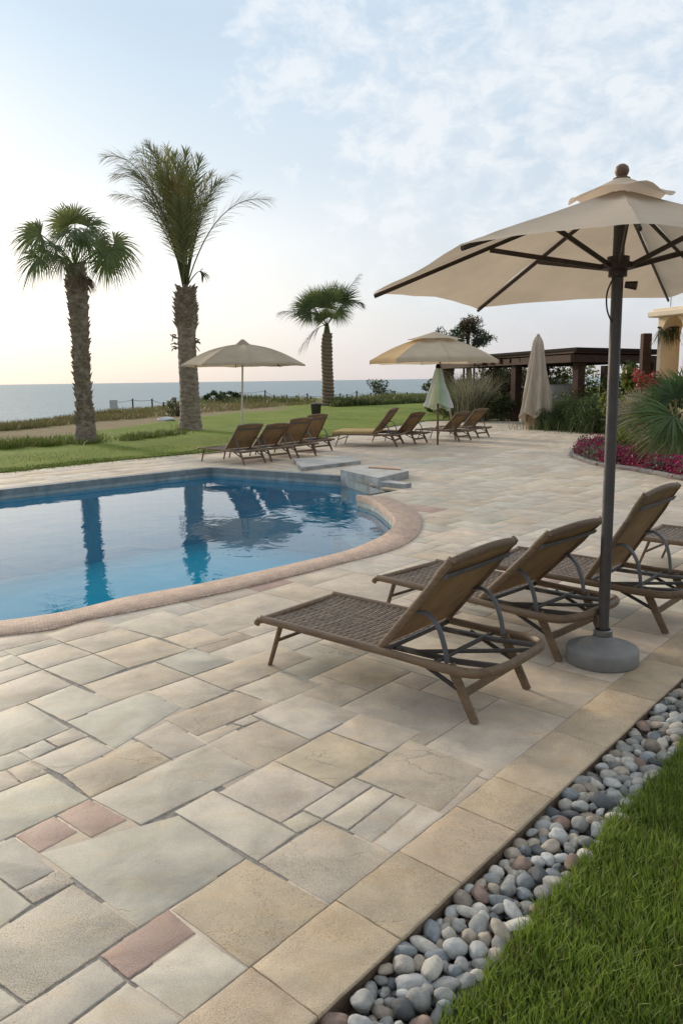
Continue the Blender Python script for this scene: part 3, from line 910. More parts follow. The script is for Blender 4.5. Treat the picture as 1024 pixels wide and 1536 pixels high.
# sea
msea, t, bs, out = newmat('sea_water')
pos = t.node('ShaderNodeTexCoord').outputs['Object']
w1 = t.noise(t.mapping(pos, (1, .45, 1), (0, 0, -.25)), .22, 6, .62, .3); w2 = t.noise(t.mapping(pos, (1, .5, 1)), 1.1, 3, .6)
bp = t.node('ShaderNodeBump', None, Strength=.8, Distance=1.2, Height=t.math('ADD', w1, t.math('MULTIPLY', w2, .3)))
t.put(bs, 'Normal', bp.outputs[0])
bs.inputs['Roughness'].default_value = .34; bs.inputs['IOR'].default_value = 1.33
streak = t.noise(t.mapping(pos, (.01, .05, 1)), 1.2, 4)
t.put(bs, 'Base Color', t.mix(streak, (.085, .15, .175), (.16, .23, .25)))
SZ = -5.5
bm = bmesh.new()
R_ = 40000
rows = [20, 60, 120, 250, 600, 2000, 8000, R_]
cols = [-1.2, -.8, -.5, -.25, 0, .25, .5, .8, 1.2]
gv = [[bm.verts.new((r * sin(a), r * cos(a), SZ)) for a in cols] for r in rows]
for i in range(len(rows) - 1):
    for k in range(len(cols) - 1): bm.faces.new((gv[i][k + 1], gv[i][k], gv[i + 1][k], gv[i + 1][k + 1])).normal_flip()
bm.normal_update()
for f in bm.faces:
    if f.normal.z < 0: f.normal_flip()
me = bpy.data.meshes.new('sea'); bm.to_mesh(me); bm.free(); me.materials.append(msea)
o = bpy.data.objects.new('sea', me); COL.objects.link(o); struct(o, 'calm pale blue sea reaching the horizon', 'sea')

# base ground below everything on the land side
mgr = mat('soil', (.10, .075, .05), .95, .4, 5, .6, 40)
mb = MB()
mb.add([(-60, -30, -1.7), (80, -30, -1.7), (80, 130, -1.7), (8, 60, -1.7), (-8, 40, -1.7), (-60, -10, -1.7)], [(0, 1, 2, 3, 4, 5)])
struct(mb.build('ground', mgr, smooth=False), 'bare earth under the terrace', 'ground')
# planting bed soil and its kerb
bm = bmesh.new(); bvs = [bm.verts.new((p[0], p[1], .035)) for p in BED]; fc = bm.faces.new(bvs)
bmesh.ops.triangulate(bm, faces=[fc]); bm.normal_update()
for f in bm.faces:
    if f.normal.z < 0: f.normal_flip()
me = bpy.data.meshes.new('bed_soil'); bm.to_mesh(me); bm.free(); me.materials.append(mgr)
o = bpy.data.objects.new('bed_soil', me); COL.objects.link(o); struct(o, 'dark earth of the planting bed', 'soil')
kp = [V3((p[0], p[1], .04)) for p in [(9, 12.0)] + BED[2:-6]]
mb = MB(); mb.tube(kp, .055, 8, flat=(1, 1.0))
struct(mb.build('bed_kerb', mat('bed_kerb_stone', (.20, .18, .165), .8, .3, 6, .3, 30)), 'dark curved kerb round the planting bed', 'kerb')

# ------------------------------------------------------------------ near lawn
gpx = [g(*p) for p in ((655, 1536), (700, 1460), (830, 1320), (905, 1240), (1010, 1100))]
GO = sum((p - KA).dot(PERP) for p in gpx) / len(gpx)
mnl = mat('near_lawn_soil', (.05, .06, .018), .95, .4, 30, .6, 60)
mb = MB()
p = [K(-5, GO), K(13, GO), K(13, GO + 10), K(-5, GO + 10)]
mb.add([(v.x, v.y, -.02) for v in p], [(3, 2, 1, 0)])
o = mb.build('near_lawn', mnl, smooth=False)
if o.data.polygons[0].normal.z < 0: o.data.flip_normals()
struct(o, 'earth under the thick green lawn beside the pebbles', 'lawn')
mb = MB()
p = [K(-5, -.005), K(13, -.005), K(13, GO + .05), K(-5, GO + .05)]
mb.add([(v.x, v.y, -.07) for v in p], [(3, 2, 1, 0)])
o = mb.build('strip_soil', mgr, smooth=False)
if o.data.polygons[0].normal.z < 0: o.data.flip_normals()
struct(o, 'dark earth under the pebble strip', 'soil')

mgrass, t, bs, out = newmat('grass_blade')
tn = t.node('ShaderNodeAttribute', {'attribute_name': 'tint'})
t.put(bs, 'Base Color', tn.outputs['Color']); bs.inputs['Roughness'].default_value = .5; bs.inputs['Specular IOR Level'].default_value = .3
tr = t.node('ShaderNodeBsdfTranslucent'); t.put(tr, 'Color', tn.outputs['Color'])
mx = t.node('ShaderNodeMixShader', None, Fac=.35); t.l.new(bs.outputs[0], mx.inputs[1]); t.l.new(tr.outputs[0], mx.inputs[2]); t.l.new(mx.outputs[0], out.inputs[0])


def near_grass(n, s0, s1, o0, o1, hm, wm, name_pts):
    s_ = rng.uniform(s0, s1, n); of = o0 + (o1 - o0) * rng.uniform(0, 1, n)
    X = KA.x + AD.x * s_ + PERP.x * of; Y = KA.y + AD.y * s_ + PERP.y * of
    keep = np.ones(n, bool)
    cl = np.array([noise.noise((x * 5, y * 5, 0)) for x, y in zip(X, Y)])
    edge = np.array([noise.noise((x * 7, y * 7, 5)) for x, y in zip(X, Y)])
    keep &= (of > o0 + .045 * edge + .02) | (o0 > GO + .2)
    X, Y, cl = X[keep], Y[keep], cl[keep]; n = len(X)
    base = np.stack([X, Y, np.full(n, -.022)], 1)
    h = hm * (1 + .35 * cl) * rng.uniform(.6, 1.25, n); w = wm * rng.uniform(.7, 1.3, n)
    k = rng.uniform(0, 1, (n, 1))
    tint = np.array([[.115, .18, .022]]) * (1 - k) + np.array([[.28, .36, .065]]) * k
    tint = tint * (1 + .25 * cl[:, None])
    dead = rng.uniform(0, 1, n) < .05; tint[dead] = np.array([[.30, .25, .12]]) * rng.uniform(.6, 1.1, (int(dead.sum()), 1))
    return base, h, w, tint


parts = [near_grass(105000, -1.2, 3.2, GO, GO + 1.3, .056, .0046, ''), near_grass(22000, 3.2, 7.0, GO, GO + 1.4, .062, .006, ''), near_grass(14000, -1.2, 7, GO + 1.3, GO + 2.6, .06, .007, '')]
base = np.concatenate([p[0] for p in parts]); h = np.concatenate([p[1] for p in parts]); w = np.concatenate([p[2] for p in parts]); ti = np.concatenate([p[3] for p in parts])
o = blades('grass', base, h, w, mgrass, lean=.38, tint=ti, segs=2)
tag(o, 'thick short green grass beside the pebble strip', 'grass', kind='stuff')
# a few weeds in the pebbles
for (u, v, lab) in ((995, 1062, 'small tuft of green weed growing among the pebbles'),):
    c = g(u, v, -.03); n = 260
    base = np.array([[c.x, c.y, -.06]]) + rng.normal(0, .03, (n, 3)) * [1, 1, 0]
    o = blades('weed', base, rng.uniform(.05, .10, n), np.full(n, .004), mgrass, lean=.8, tint=np.tile([[.05, .085, .02]], (n, 1)) * rng.uniform(.7, 1.3, (n, 1)))
    tag(o, lab, 'weed')

# far grass: dune tufts, fringe of the lawn, the dry patch
def tufts(n, gen, hm, wm, tints, lean=.35, zf=None):
    B = []; H = []; T = []
    for _ in range(n):
        u, v = gen(); p, f = land_at(u, v)
        k = random.random(); c = [a_ * (1 - k) + b_ * k for a_, b_ in zip(*tints)]
        hh_ = hm * random.uniform(.5, 1.3) * (1 + .6 * noise.noise((p.x * .4, p.y * .4, 1)))
        for _ in range(7):
            B.append((p.x + random.gauss(0, .16), p.y + random.gauss(0, .16), p.z - .03)); H.append(hh_ * random.uniform(.6, 1.1)); T.append([x * random.uniform(.8, 1.2) for x in c])
    return np.array(B), np.array(H), np.full(len(B), wm), np.array(T)


def gen_dune():
    u = random.uniform(-60, 470); lo = np.interp(u, [-60, 0, 100, 245, 330, 420, 500], [652, 650, 640, 626, 618, 610, 606]); hi = np.interp(u, [-60, 0, 100, 245, 330, 420, 500], [644, 641, 630, 612, 602, 600, 598])
    return u, random.uniform(hi, lo)


def gen_fringe():
    u = random.uniform(-60, 150); b = np.interp(u, [-60, 0, 60, 110, 150], [676, 674, 670, 667, 664]); return u, b - abs(random.gauss(0, 4.5)) + 1.5 * sin(u * .11)


def gen_fringe2():
    u = random.uniform(185, 275); b = np.interp(u, [185, 275], [662, 651]); return u, b - abs(random.gauss(0, 2.6)) + .8 * sin(u * .2)


def gen_right():
    u = random.uniform(500, 650); b = np.interp(u, [500, 650], [611, 604]); return u, b - abs(random.gauss(0, 3.2))


def gen_hump():
    u = random.gauss(375, 40); return u, random.gauss(603.5, 1.5)


def gen_lawnedge():
    k = random.random(); q = E_[2 + int(k * 6)], E_[3 + int(k * 6)]; f = k * 6 % 1
    x = q[0][0] + (q[1][0] - q[0][0]) * f; y = q[0][1] + (q[1][1] - q[0][1]) * f
    return proj((x - random.uniform(-.02, .3), y + random.uniform(0, .2), .03))


def gen_turf():
    u = random.uniform(-60, 720); lo = np.interp(u, [-60, 0, 150, 300, 430, 500, 640, 780], [712, 709, 693, 679, 667, 654, 631, 627]); hi = np.interp(u, [-60, 150, 285, 400, 500, 650, 720], [676, 666, 652, 630, 612, 606, 606])
    return u, hi + (lo - hi) * random.random() ** .6


sets = [tufts(5200, gen_turf, .045, .016, ((.10, .15, .02), (.24, .27, .05)), .5), tufts(3000, gen_dune, .24, .03, ((.13, .125, .04), (.20, .17, .075))), tufts(700, gen_fringe, .22, .022, ((.08, .125, .02), (.17, .19, .05))),
        tufts(300, gen_fringe2, .20, .024, ((.08, .125, .02), (.16, .18, .05))), tufts(2100, gen_right, .50, .06, ((.075, .105, .03), (.14, .155, .055))),
        tufts(500, gen_hump, .42, .07, ((.08, .105, .03), (.15, .155, .06))), tufts(1800, gen_lawnedge, .07, .012, ((.07, .115, .015), (.12, .17, .03)))]
o = blades('dune_grass', *[np.concatenate([s[i] for s in sets]) for i in range(3)], mgrass, lean=.4, tint=np.concatenate([s[3] for s in sets]))
tag(o, 'rough dune grass and tall fringes beyond the mown lawn', 'grass', kind='stuff')

# ------------------------------------------------------------------ pebbles
PEB = {'slate blue': (.22, .24, .255), 'mid grey': (.28, .278, .262), 'pale grey': (.44, .44, .42), 'cream': (.52, .485, .415), 'tan': (.40, .34, .27), 'reddish brown': (.26, .18, .145), 'charcoal': (.11, .118, .125)}
SHP = {'round': (1, .92, .75), 'oval': (1.25, .86, .62), 'long': (1.55, .82, .58)}


def pebmat(nm, col):
    m, t, bs, out = newmat('pebble_' + nm.replace(' ', '_'))
    pos = t.node('ShaderNodeTexCoord').outputs['Object']
    oi = t.node('ShaderNodeObjectInfo').outputs['Random']
    sh = t.node('ShaderNodeVectorMath', {'operation': 'ADD'}); t.l.new(pos, sh.inputs[0]); cb = t.node('ShaderNodeCombineXYZ'); t.l.new(t.math('MULTIPLY', oi, 40.0), cb.inputs[0]); t.l.new(cb.outputs[0], sh.inputs[1])
    v = sh.outputs[0]
    n1 = t.noise(v, 1.6, 6, .65); n2 = t.noise(v, 11, 4, .7); n3 = t.noise(v, 34, 2, .6)
    k = t.math('MULTIPLY_ADD', oi, .5, .75)
    b = t.mix(t.ramp(n1, [(.3, 0), (.7, 1)]), [c * .75 for c in col], [c * 1.2 for c in col])
    b = t.mix(t.ramp(n2, [(.5, 0), (.7, .5)]), b, [min(c * 1.5 + .03, .6) for c in col])
    b = t.mix(t.math('SUBTRACT', 1.0, t.ramp(n3, [(.36, 0), (.46, 1)])), b, t.mix(1.0, b, (.5, .5, .5), 'MULTIPLY'))
    kk = t.node('ShaderNodeCombineColor'); [t.l.new(k, kk.inputs[i]) for i in range(3)]
    t.put(bs, 'Base Color', t.mix(1.0, b, kk.outputs[0], 'MULTIPLY')); bs.inputs['Roughness'].default_value = .62; bs.inputs['Specular IOR Level'].default_value = .35
    bp = t.node('ShaderNodeBump', None, Strength=.35, Distance=.03, Height=t.math('ADD', n2, n3)); t.put(bs, 'Normal', bp.outputs[0])
    return m


def pebmesh(seed, shp, sub=3):
    bm = bmesh.new(); bmesh.ops.create_icosphere(bm, subdivisions=sub, radius=1.0)
    for v in bm.verts:
        d = v.co.normalized(); off = V3((seed * 7.1, seed * 3.3, 0))
        r = 1 + .26 * noise.noise(d * .9 + off) + .12 * noise.noise(d * 1.9 + off) + .03 * noise.noise(d * 5 + off)
        q = d * r
        v.co = V3((q.x * shp[0], q.y * shp[1], q.z * shp[2]))
    return bm


PM = {}
k = 0
for cn, col in PEB.items():
    m = pebmat(cn, col)
    for sn, shp in SHP.items():
        for var in range(2):
            k += 1
            bm = pebmesh(k, shp if var == 0 else (shp[0] * .94, shp[1] * 1.08, shp[2] * 1.15)); me = bpy.data.meshes.new('pebble'); bm.to_mesh(me); bm.free(); me.materials.append(m); me.shade_smooth(); PM[(cn, sn, var)] = me
ordn = ['first', 'second', 'third', 'fourth', 'fifth', 'sixth', 'seventh', 'eighth', 'ninth', 'tenth', 'eleventh', 'twelfth', 'thirteenth', 'fourteenth', 'fifteenth', 'sixteenth', 'seventeenth']
first_vis = max(i for i, s in enumerate(KS) if proj(tuple(K(s)))[1] > 1536) if True else 0
placed = []
cand = []
for _ in range(14000):
    s_ = random.uniform(-.55, 3.6); of = random.uniform(.015, GO + .02)
    r = random.choice((.016, .020, .024, .028, .034)) * random.uniform(.9, 1.1)
    cand.append((s_, of, r))
cand.sort(key=lambda q: -q[2] + random.gauss(0, .008))
used = {}
PW = {'slate blue': 2.2, 'mid grey': 5, 'pale grey': 5, 'cream': 5.5, 'tan': 5, 'reddish brown': .7, 'charcoal': 1.6}
fill = []
for s_, of, r in cand:
    if any((s_ - q[0]) ** 2 + (of - q[1]) ** 2 < ((r + q[2]) * .78) ** 2 for q in placed): continue
    p = K(s_, of); uv_ = proj((p.x, p.y, -.05))
    if not (-40 < uv_[0] < 1100 and 960 < uv_[1] < 1620): continue
    placed.append((s_, of, r))
vis_sorted = sorted(placed, key=lambda q: -(q[2] / (K(q[0]).y)))
indiv = vis_sorted[:300]; restp = vis_sorted[300:]
for s_, of, r in sorted(indiv):
    si = max(i for i, q in enumerate(KS) if q <= s_) - first_vis
    lat = 'at the paving edge' if of < GO * .3 else ('at the grass edge' if of > GO * .72 else 'mid strip')
    size = 'large ' if r > .031 else ('small ' if r < .019 else '')
    best = None
    for _ in range(30):
        cn = random.choices(list(PW), list(PW.values()))[0]; sn = random.choice(list(SHP))
        key = (size, cn, sn, lat, si)
        if key not in used: best = key; break
        if best is None: best = key
    used[best] = used.get(best, 0) + 1
    sh_ = 'flat elongated' if sn == 'long' else sn
    o = bpy.data.objects.new('pebble', PM[(best[1], best[2], random.randrange(2))]); COL.objects.link(o)
    p = K(s_, of)
    o.location = (p.x, p.y, -.052 + r * .6 + random.uniform(0, .024)); o.scale = (r, r, r * random.uniform(.85, 1.1))
    o.rotation_euler = (random.gauss(0, .22), random.gauss(0, .22), random.uniform(0, 6.28))
    where = f'beside the {ordn[max(si, 0)]} nearest edging slab'
    tag(o, f'{size}{best[1]} {best[2] if best[2] != "long" else "flat"} pebble {lat} {where}', 'pebble', 'river pebbles in the strip beside the paving')
# smaller stones between and below them
mb = MB(); cols = list(PEB.values())
bmv = pebmesh(99, (1.15, .9, .7), 2); bmv.verts.ensure_lookup_table()
pv_ = [v.co.copy() for v in bmv.verts]; bmv.verts.index_update(); pf_ = [tuple(v.index for v in f.verts) for f in bmv.faces]; bmv.free()
def addstone(s_, of, r, z):
    p = K(s_, of); R = Matrix.Rotation(random.uniform(0, 6.28), 3, 'Z') @ Matrix.Rotation(random.gauss(0, .4), 3, 'X')
    c = random.choice(cols); kk = random.uniform(.7, 1.15)
    mb.add([R @ (v * r) + V3((p.x, p.y, z)) for v in pv_], pf_, tuple(x * kk / .3 for x in c) + (1,))
for s_, of, r in restp: addstone(s_, of, r, -.062 + r * .6)
for _ in range(1500): addstone(random.uniform(-.6, 3.7), random.uniform(0.02, GO + .05), random.uniform(.012, .021), random.uniform(-.065, -.042))
for _ in range(650): addstone(random.uniform(3.6, 8), random.uniform(0.03, GO + .03), random.uniform(.025, .042), random.uniform(-.075, -.05))
tag(mb.build('gravel', mat('gravel_stone', (.3, .3, .3), .7, .3, 40, .4, 200, tint=True)), 'small grey and tan stones between the larger pebbles', 'gravel', kind='stuff')

# ------------------------------------------------------------------ loungers
m_fr = mat('lounger_frame', (.12, .076, .045), .5, .35, 6, .3, 60, stretch=(1, 6, 6), col2=(.215, .145, .088))
m_dk = mat('lounger_dark', (.05, .042, .036), .55, .3, 8, .2, 60)
m_steel = mat('lounger_steel', (.095, .095, .10), .45, .3, 8, .2, 60, spec=.5)
m_weave = mat('lounger_weave', (.165, .125, .09), .6, .4, 20, .3, 120, tint=True)
m_sling = mat('lounger_sling', (.33, .213, .108), .75, .22, 5, .5, 260, transl=.15)
m_cush = mat('sunbed_cushion', (.46, .32, .12), .8, .15, 5, .4, 120)
m_foot = mat('rubber_foot', (.03, .03, .03), .8, .2, 8, 0)

LW, LL, LZ = .70, 1.62, .30
HU = .93           # hinge


def make_lounger(label, group, back=radians(52), cushion=False, loc=(0, 0, 0), rz=0.0, bl=.70):
    r = thing('sun_lounger', label, 'sun lounger', loc, rz, group)
    hw = LW / 2
    # outer frame: two rails that bend round into the head end
    path = [(-.03, -hw, LZ - .035), (.0, -hw, LZ - .005), (.06, -hw, LZ), (HU * .6, -hw, LZ - .005), (HU, -hw, LZ - .012), (1.30, -hw, LZ - .02), (1.46, -hw + .01, LZ - .018), (1.54, -hw + .06, LZ - .01), (1.585, -hw + .16, LZ), (1.595, -.1, LZ + .004)]
    path = path + [(x, -y, z) for x, y, z in path[::-1]]
    pts = crom(path, 5)
    mb = MB(); mb.tube(pts, [.026 if p.x > 1.2 else .0225 for p in pts], 10, flat=(1.0, .85))
    mb.tube([(0.01, -hw, LZ - .008), (0.01, hw, LZ - .008)], .021, 8)
    mb.build('frame', m_fr, r)
    # woven seat: transverse strands over lengthwise cords
    mb = MB(); n = 40; x0, x1 = .035, HU - .01
    for i in range(n):
        x = x0 + (x1 - x0) * (i + .5) / n; w = (x1 - x0) / n * .36
        row = []
        for k in range(19):
            y = -hw + .02 + (LW - .04) * k / 18
            z = LZ + .002 - .014 * (1 - (2 * k / 18 - 1) ** 2) + .0016 * (1 if (k + i) % 2 else -1)
            xx = x + .005 * sin(k * pi)
            row.append((xx, y, z))
        vs_ = []; k_ = random.uniform(.75, 1.15) * (1.35 if i % 2 else .8)
        for (a, b, c) in row:
            vs_ += [(a - w, b, c - .003), (a - w * .5, b, c + .003), (a + w * .5, b, c + .003), (a + w, b, c - .003)]
        fs_ = []
        for k in range(18):
            for q in range(3): fs_.append((k * 4 + q, k * 4 + q + 1, k * 4 + q + 5, k * 4 + q + 4))
        mb.add(vs_, [f[::-1] for f in fs_], (k_, k_, k_, 1))
    for k in range(10):
        y = -hw + .06 + (LW - .12) * k / 9
        mb.tube([(x0, y, LZ - .012), ((x0 + x1) / 2, y, LZ - .02), (x1, y, LZ - .014)], .006, 5, (.6, .6, .6, 1))
    mb.build('seat', m_weave, r, angle=60)
    if cushion:
        mb = MB(); mb.box((.47, 0, LZ + .035), (.98, LW - .03, .07), bev=.025); mb.build('cushion', m_cush, r)
    # backrest
    D = V3((cos(back), 0, sin(back))); Nn = V3((-sin(back), 0, cos(back))); H0 = V3((HU - .02, 0, LZ + .005))
    bw = hw - .015
    b = thing('backrest', '', '', (0, 0, 0)); del b['label']; del b['category']; b.parent = r
    mb = MB()
    nx, ny = 10, 8; gr = []
    for i in range(nx + 1):
        for j in range(ny + 1):
            y = -bw + .02 + (2 * bw - .04) * j / ny
            sgg = -.022 * sin(pi * j / ny) * sin(pi * min(i / nx * 1.1, 1))
            p = H0 + D * (bl * (.03 + .95 * i / nx)) + Nn * (-.004 + sgg); gr.append((p.x, y, p.z))
    fs_ = [(i * (ny + 1) + j, i * (ny + 1) + j + 1, (i + 1) * (ny + 1) + j + 1, (i + 1) * (ny + 1) + j) for i in range(nx) for j in range(ny)]
    th = [tuple(V3(q) + Nn * .012) for q in gr]
    mb.add(gr, [f[::-1] for f in fs_] if False else fs_); mb.add(th, [f[::-1] for f in fs_])
    mb.build('sling', m_sling, b)
    for sgn in (-1, 1):
        mb = MB(); y = sgn * bw
        pp = [H0 + D * s_ + Nn * (.0 if s_ < bl * .85 else .01) + V3((0, y, 0)) for s_ in np.linspace(0, bl, 8)]
        mb.tube(pp, .019, 8, flat=(1.25, .8)); mb.build('side_rail', m_fr, b)
    mb = MB(); pp = []
    for k in range(13):
        q = k / 12 * 2 - 1; p = H0 + D * (bl + .012 - .035 * q * q) + Nn * .006; pp.append((p.x, q * (bw + .012), p.z))
    mb.tube(pp, .022, 10, flat=(1.1, .8)); mb.build('top_bar', m_fr, b)
    mb = MB(); p = H0 + D * (bl * .86) - Nn * .022
    mb.tube([(p.x, -bw, p.z), (p.x, 0, p.z - .004), (p.x, bw, p.z)], .016, 6, flat=(.6, 1.3), ref=Nn); mb.build('cross_bar', m_steel, b)
    # arched supports
    for sgn in (-1, 1):
        a = H0 + D * (bl * .42) - Nn * .012; y = sgn * (hw - .05)
        pp = crom([(a.x, y, a.z), (a.x + .07, y, a.z + .012), (a.x + .14, y, a.z - .045), (a.x + .18, y, a.z - .14), (a.x + .20, y, LZ - .01)], 6)
        mb = MB(); mb.tube(pp, .019, 6, flat=(.55, 1.15)); mb.build('support_arm', m_steel, r)
    # inner rails and struts under the back
    for y in (-.20, .24):
        mb = MB(); mb.tube([(HU - .1, y, LZ - .035), (1.3, y, LZ - .03), (1.58, y * .95, LZ - .004)], .022, 6, flat=(.6, 1.5)); mb.build('inner_rail', m_dk, r)
    mb = MB(); mb.tube([(1.22, -hw, LZ - .03), (1.22, hw, LZ - .03)], .013, 6); mb.tube([(HU - .02, -hw, LZ - .02), (HU - .02, hw, LZ - .02)], .015, 6)
    mb.tube([(1.05, -.20, LZ - .03), (1.52, .22, LZ - .04)], .012, 6)
    mb.build('stretcher', m_dk, r)
    # legs
    for sgn in (-1, 1):
        y = sgn * (hw - .04)
        mb = MB(); mb.tube([(.14, y, LZ - .02), (.035, y, .0)], [.017, .014], 6, flat=(1.2, .8)); o = mb.build('leg', m_fr, r)
        y = sgn * (hw - .06)
        mb = MB(); mb.tube([(1.32, y, LZ - .015), (1.47, y, .0)], [.024, .020], 6, flat=(1.3, .7)); mb.build('leg', m_fr, r)
        mb = MB(); mb.tube([(1.10, y, LZ - .03), (1.37, y, .16)], .012, 6); mb.build('brace', m_dk, r)
    mb = MB(); mb.tube([(.10, -hw + .04, .17), (.10, hw - .04, .17)], .011, 6); mb.build('leg_bar', m_fr, r)
    mb = MB(); mb.tube([(1.39, -hw + .06, .135), (1.39, hw - .06, .135)], .02, 6, flat=(1.3, .6)); mb.build('leg_bar', m_fr, r)
    return r


GL1 = 'brown loungers under the large near parasol'
def place_dir(pfoot, prear):      # foot end middle and a point towards the head end
    d_ = V3(prear) - V3(pfoot); return atan2(d_.y, d_.x)

lg = make_lounger('woven brown lounger nearest the viewer, its tan back raised towards the pebbles', GL1, radians(50), loc=(-.285, 5.0, 0.014), rz=radians(-39.5))
dup(lg, (.50, 5.98, .012), radians(-45), 'brown lounger directly behind the grey parasol base, second of the near row', GL1)
l3 = make_lounger('brown lounger with the steepest back, just beyond the parasol pole', GL1, radians(58), loc=(1.27, 6.42, .012), rz=radians(-40.5), bl=.76)
l4 = dup(lg, (2.86, 7.36, .012), radians(-42), 'brown lounger cut off by the right edge, foot end showing', GL1)
def tilt(o, a):      # lean the backrest of one lounger a little differently
    b = [c for c in o.children if c.name.startswith('backrest')][0]
    M = Matrix.Rotation(-a, 4, 'Y'); h_ = V3((HU - .02, 0, LZ + .005)); b.location = h_ - (M.to_3x3() @ h_); b.rotation_euler = (0, -a, 0)


tilt([o for o in bpy.data.objects if o.get('label', '').startswith('brown lounger directly')][0], radians(-5))
GL2 = 'loungers under the far left parasol'; GL3 = 'loungers under the far right parasol'
def far(px_, py_, deg, lab, grp, src=lg, z=.012):
    p = g(px_, py_); o = dup(src, (p.x, p.y, z), radians(deg), lab, grp); tilt(o, radians(random.choice((-6, -2, 3, 7)))); return o
far(318, 691, -43, 'dark brown lounger nearest the pool corner, leftmost of the far left row', GL2)
far(358, 686, -43, 'dark brown lounger second from the left beneath the white-poled parasol', GL2)
far(396, 681, -42, 'dark brown lounger third from the left beneath the white-poled parasol', GL2)
far(424, 674, -42, 'dark brown lounger at the right end of the row by the stone step', GL2)
sunbed = make_lounger('broad sunbed with a flat mustard yellow cushion at the lawn edge', GL3, radians(52), cushion=True)
p = g(508, 668); sunbed.location = (p.x, p.y, .012); sunbed.rotation_euler = (0, 0, radians(-13)); sunbed.scale = (1.15, 1.9, 1.12)
far(566, 663, -38, 'brown lounger between the yellow sunbed and the green folded parasol', GL3)
far(634, 659, -42, 'brown lounger just right of the green folded parasol', GL3)
far(664, 654, -42, 'brown lounger at the right end of the far row, nearest the beige folded parasol', GL3)

# ------------------------------------------------------------------ parasols
def canvas(name, top, transl):
    return mat(name, top, .85, .10, 2.2, .35, 300, transl=transl, tint=True)
m_can = canvas('parasol_canvas', (.66, .545, .42), .32)
m_can2 = canvas('parasol_canvas_far', (.49, .41, .31), .3)
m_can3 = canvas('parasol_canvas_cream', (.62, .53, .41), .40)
m_rib = mat('parasol_rib', (.055, .038, .030), .5, .3, 12, .2, 60)
m_pole = mat('parasol_pole', (.062, .052, .050), .42, .25, 10, .15, 80, spec=.5)
m_poleW = mat('pole_white', (.62, .60, .55), .45, .15, 10, .1, 60)
m_wood = mat('turned_wood', (.155, .092, .06), .5, .3, 14, .2, 40, stretch=(1, 1, 4))
m_conc = mat('cast_concrete', (.19, .19, .185), .85, .3, 5, .5, 45, col2=(.27, .265, .255))


def canopy_mesh(rim, apex, r0=.06, bulge=.0, sag=.05, nr=10, na=10, valance=0.0, glow_tint=()):
    mb = MB(); n = len(rim); ap = V3(apex)
    for k in range(n):
        a, b = V3(rim[k]), V3(rim[(k + 1) % n])
        vs_ = []
        for i in range(nr + 1):
            rr = r0 + (1 - r0) * i / nr
            for j in range(na + 1):
                q = j / na; e = a.lerp(b, q); w = 4 * q * (1 - q)
                p = ap + (e - ap) * (rr * (1 - sag * w * rr * rr))
                p.z += bulge * sin(pi * rr) * (1 - .25 * w) - .018 * w * sin(pi * rr)
                p.z += .010 * noise.noise((p.x * 3, p.y * 3, k)) * rr + .006 * noise.noise((p.x * 9, p.y * 9, k)) * rr
                vs_.append(p)
        if valance:
            for j in range(na + 1):
                p = vs_[nr * (na + 1) + j].copy(); p.z -= valance; vs_.append(p)
        R = nr + (1 if valance else 0)
        mb.add(vs_, [(i * (na + 1) + j, (i + 1) * (na + 1) + j, (i + 1) * (na + 1) + j + 1, i * (na + 1) + j + 1) for i in range(R) for j in range(na)], (1.12, .92, .62, 1) if k in glow_tint else (random.uniform(.94, 1.03),) * 3 + (1,))  # listed panels get a yellow glow painted into their colour
    return mb


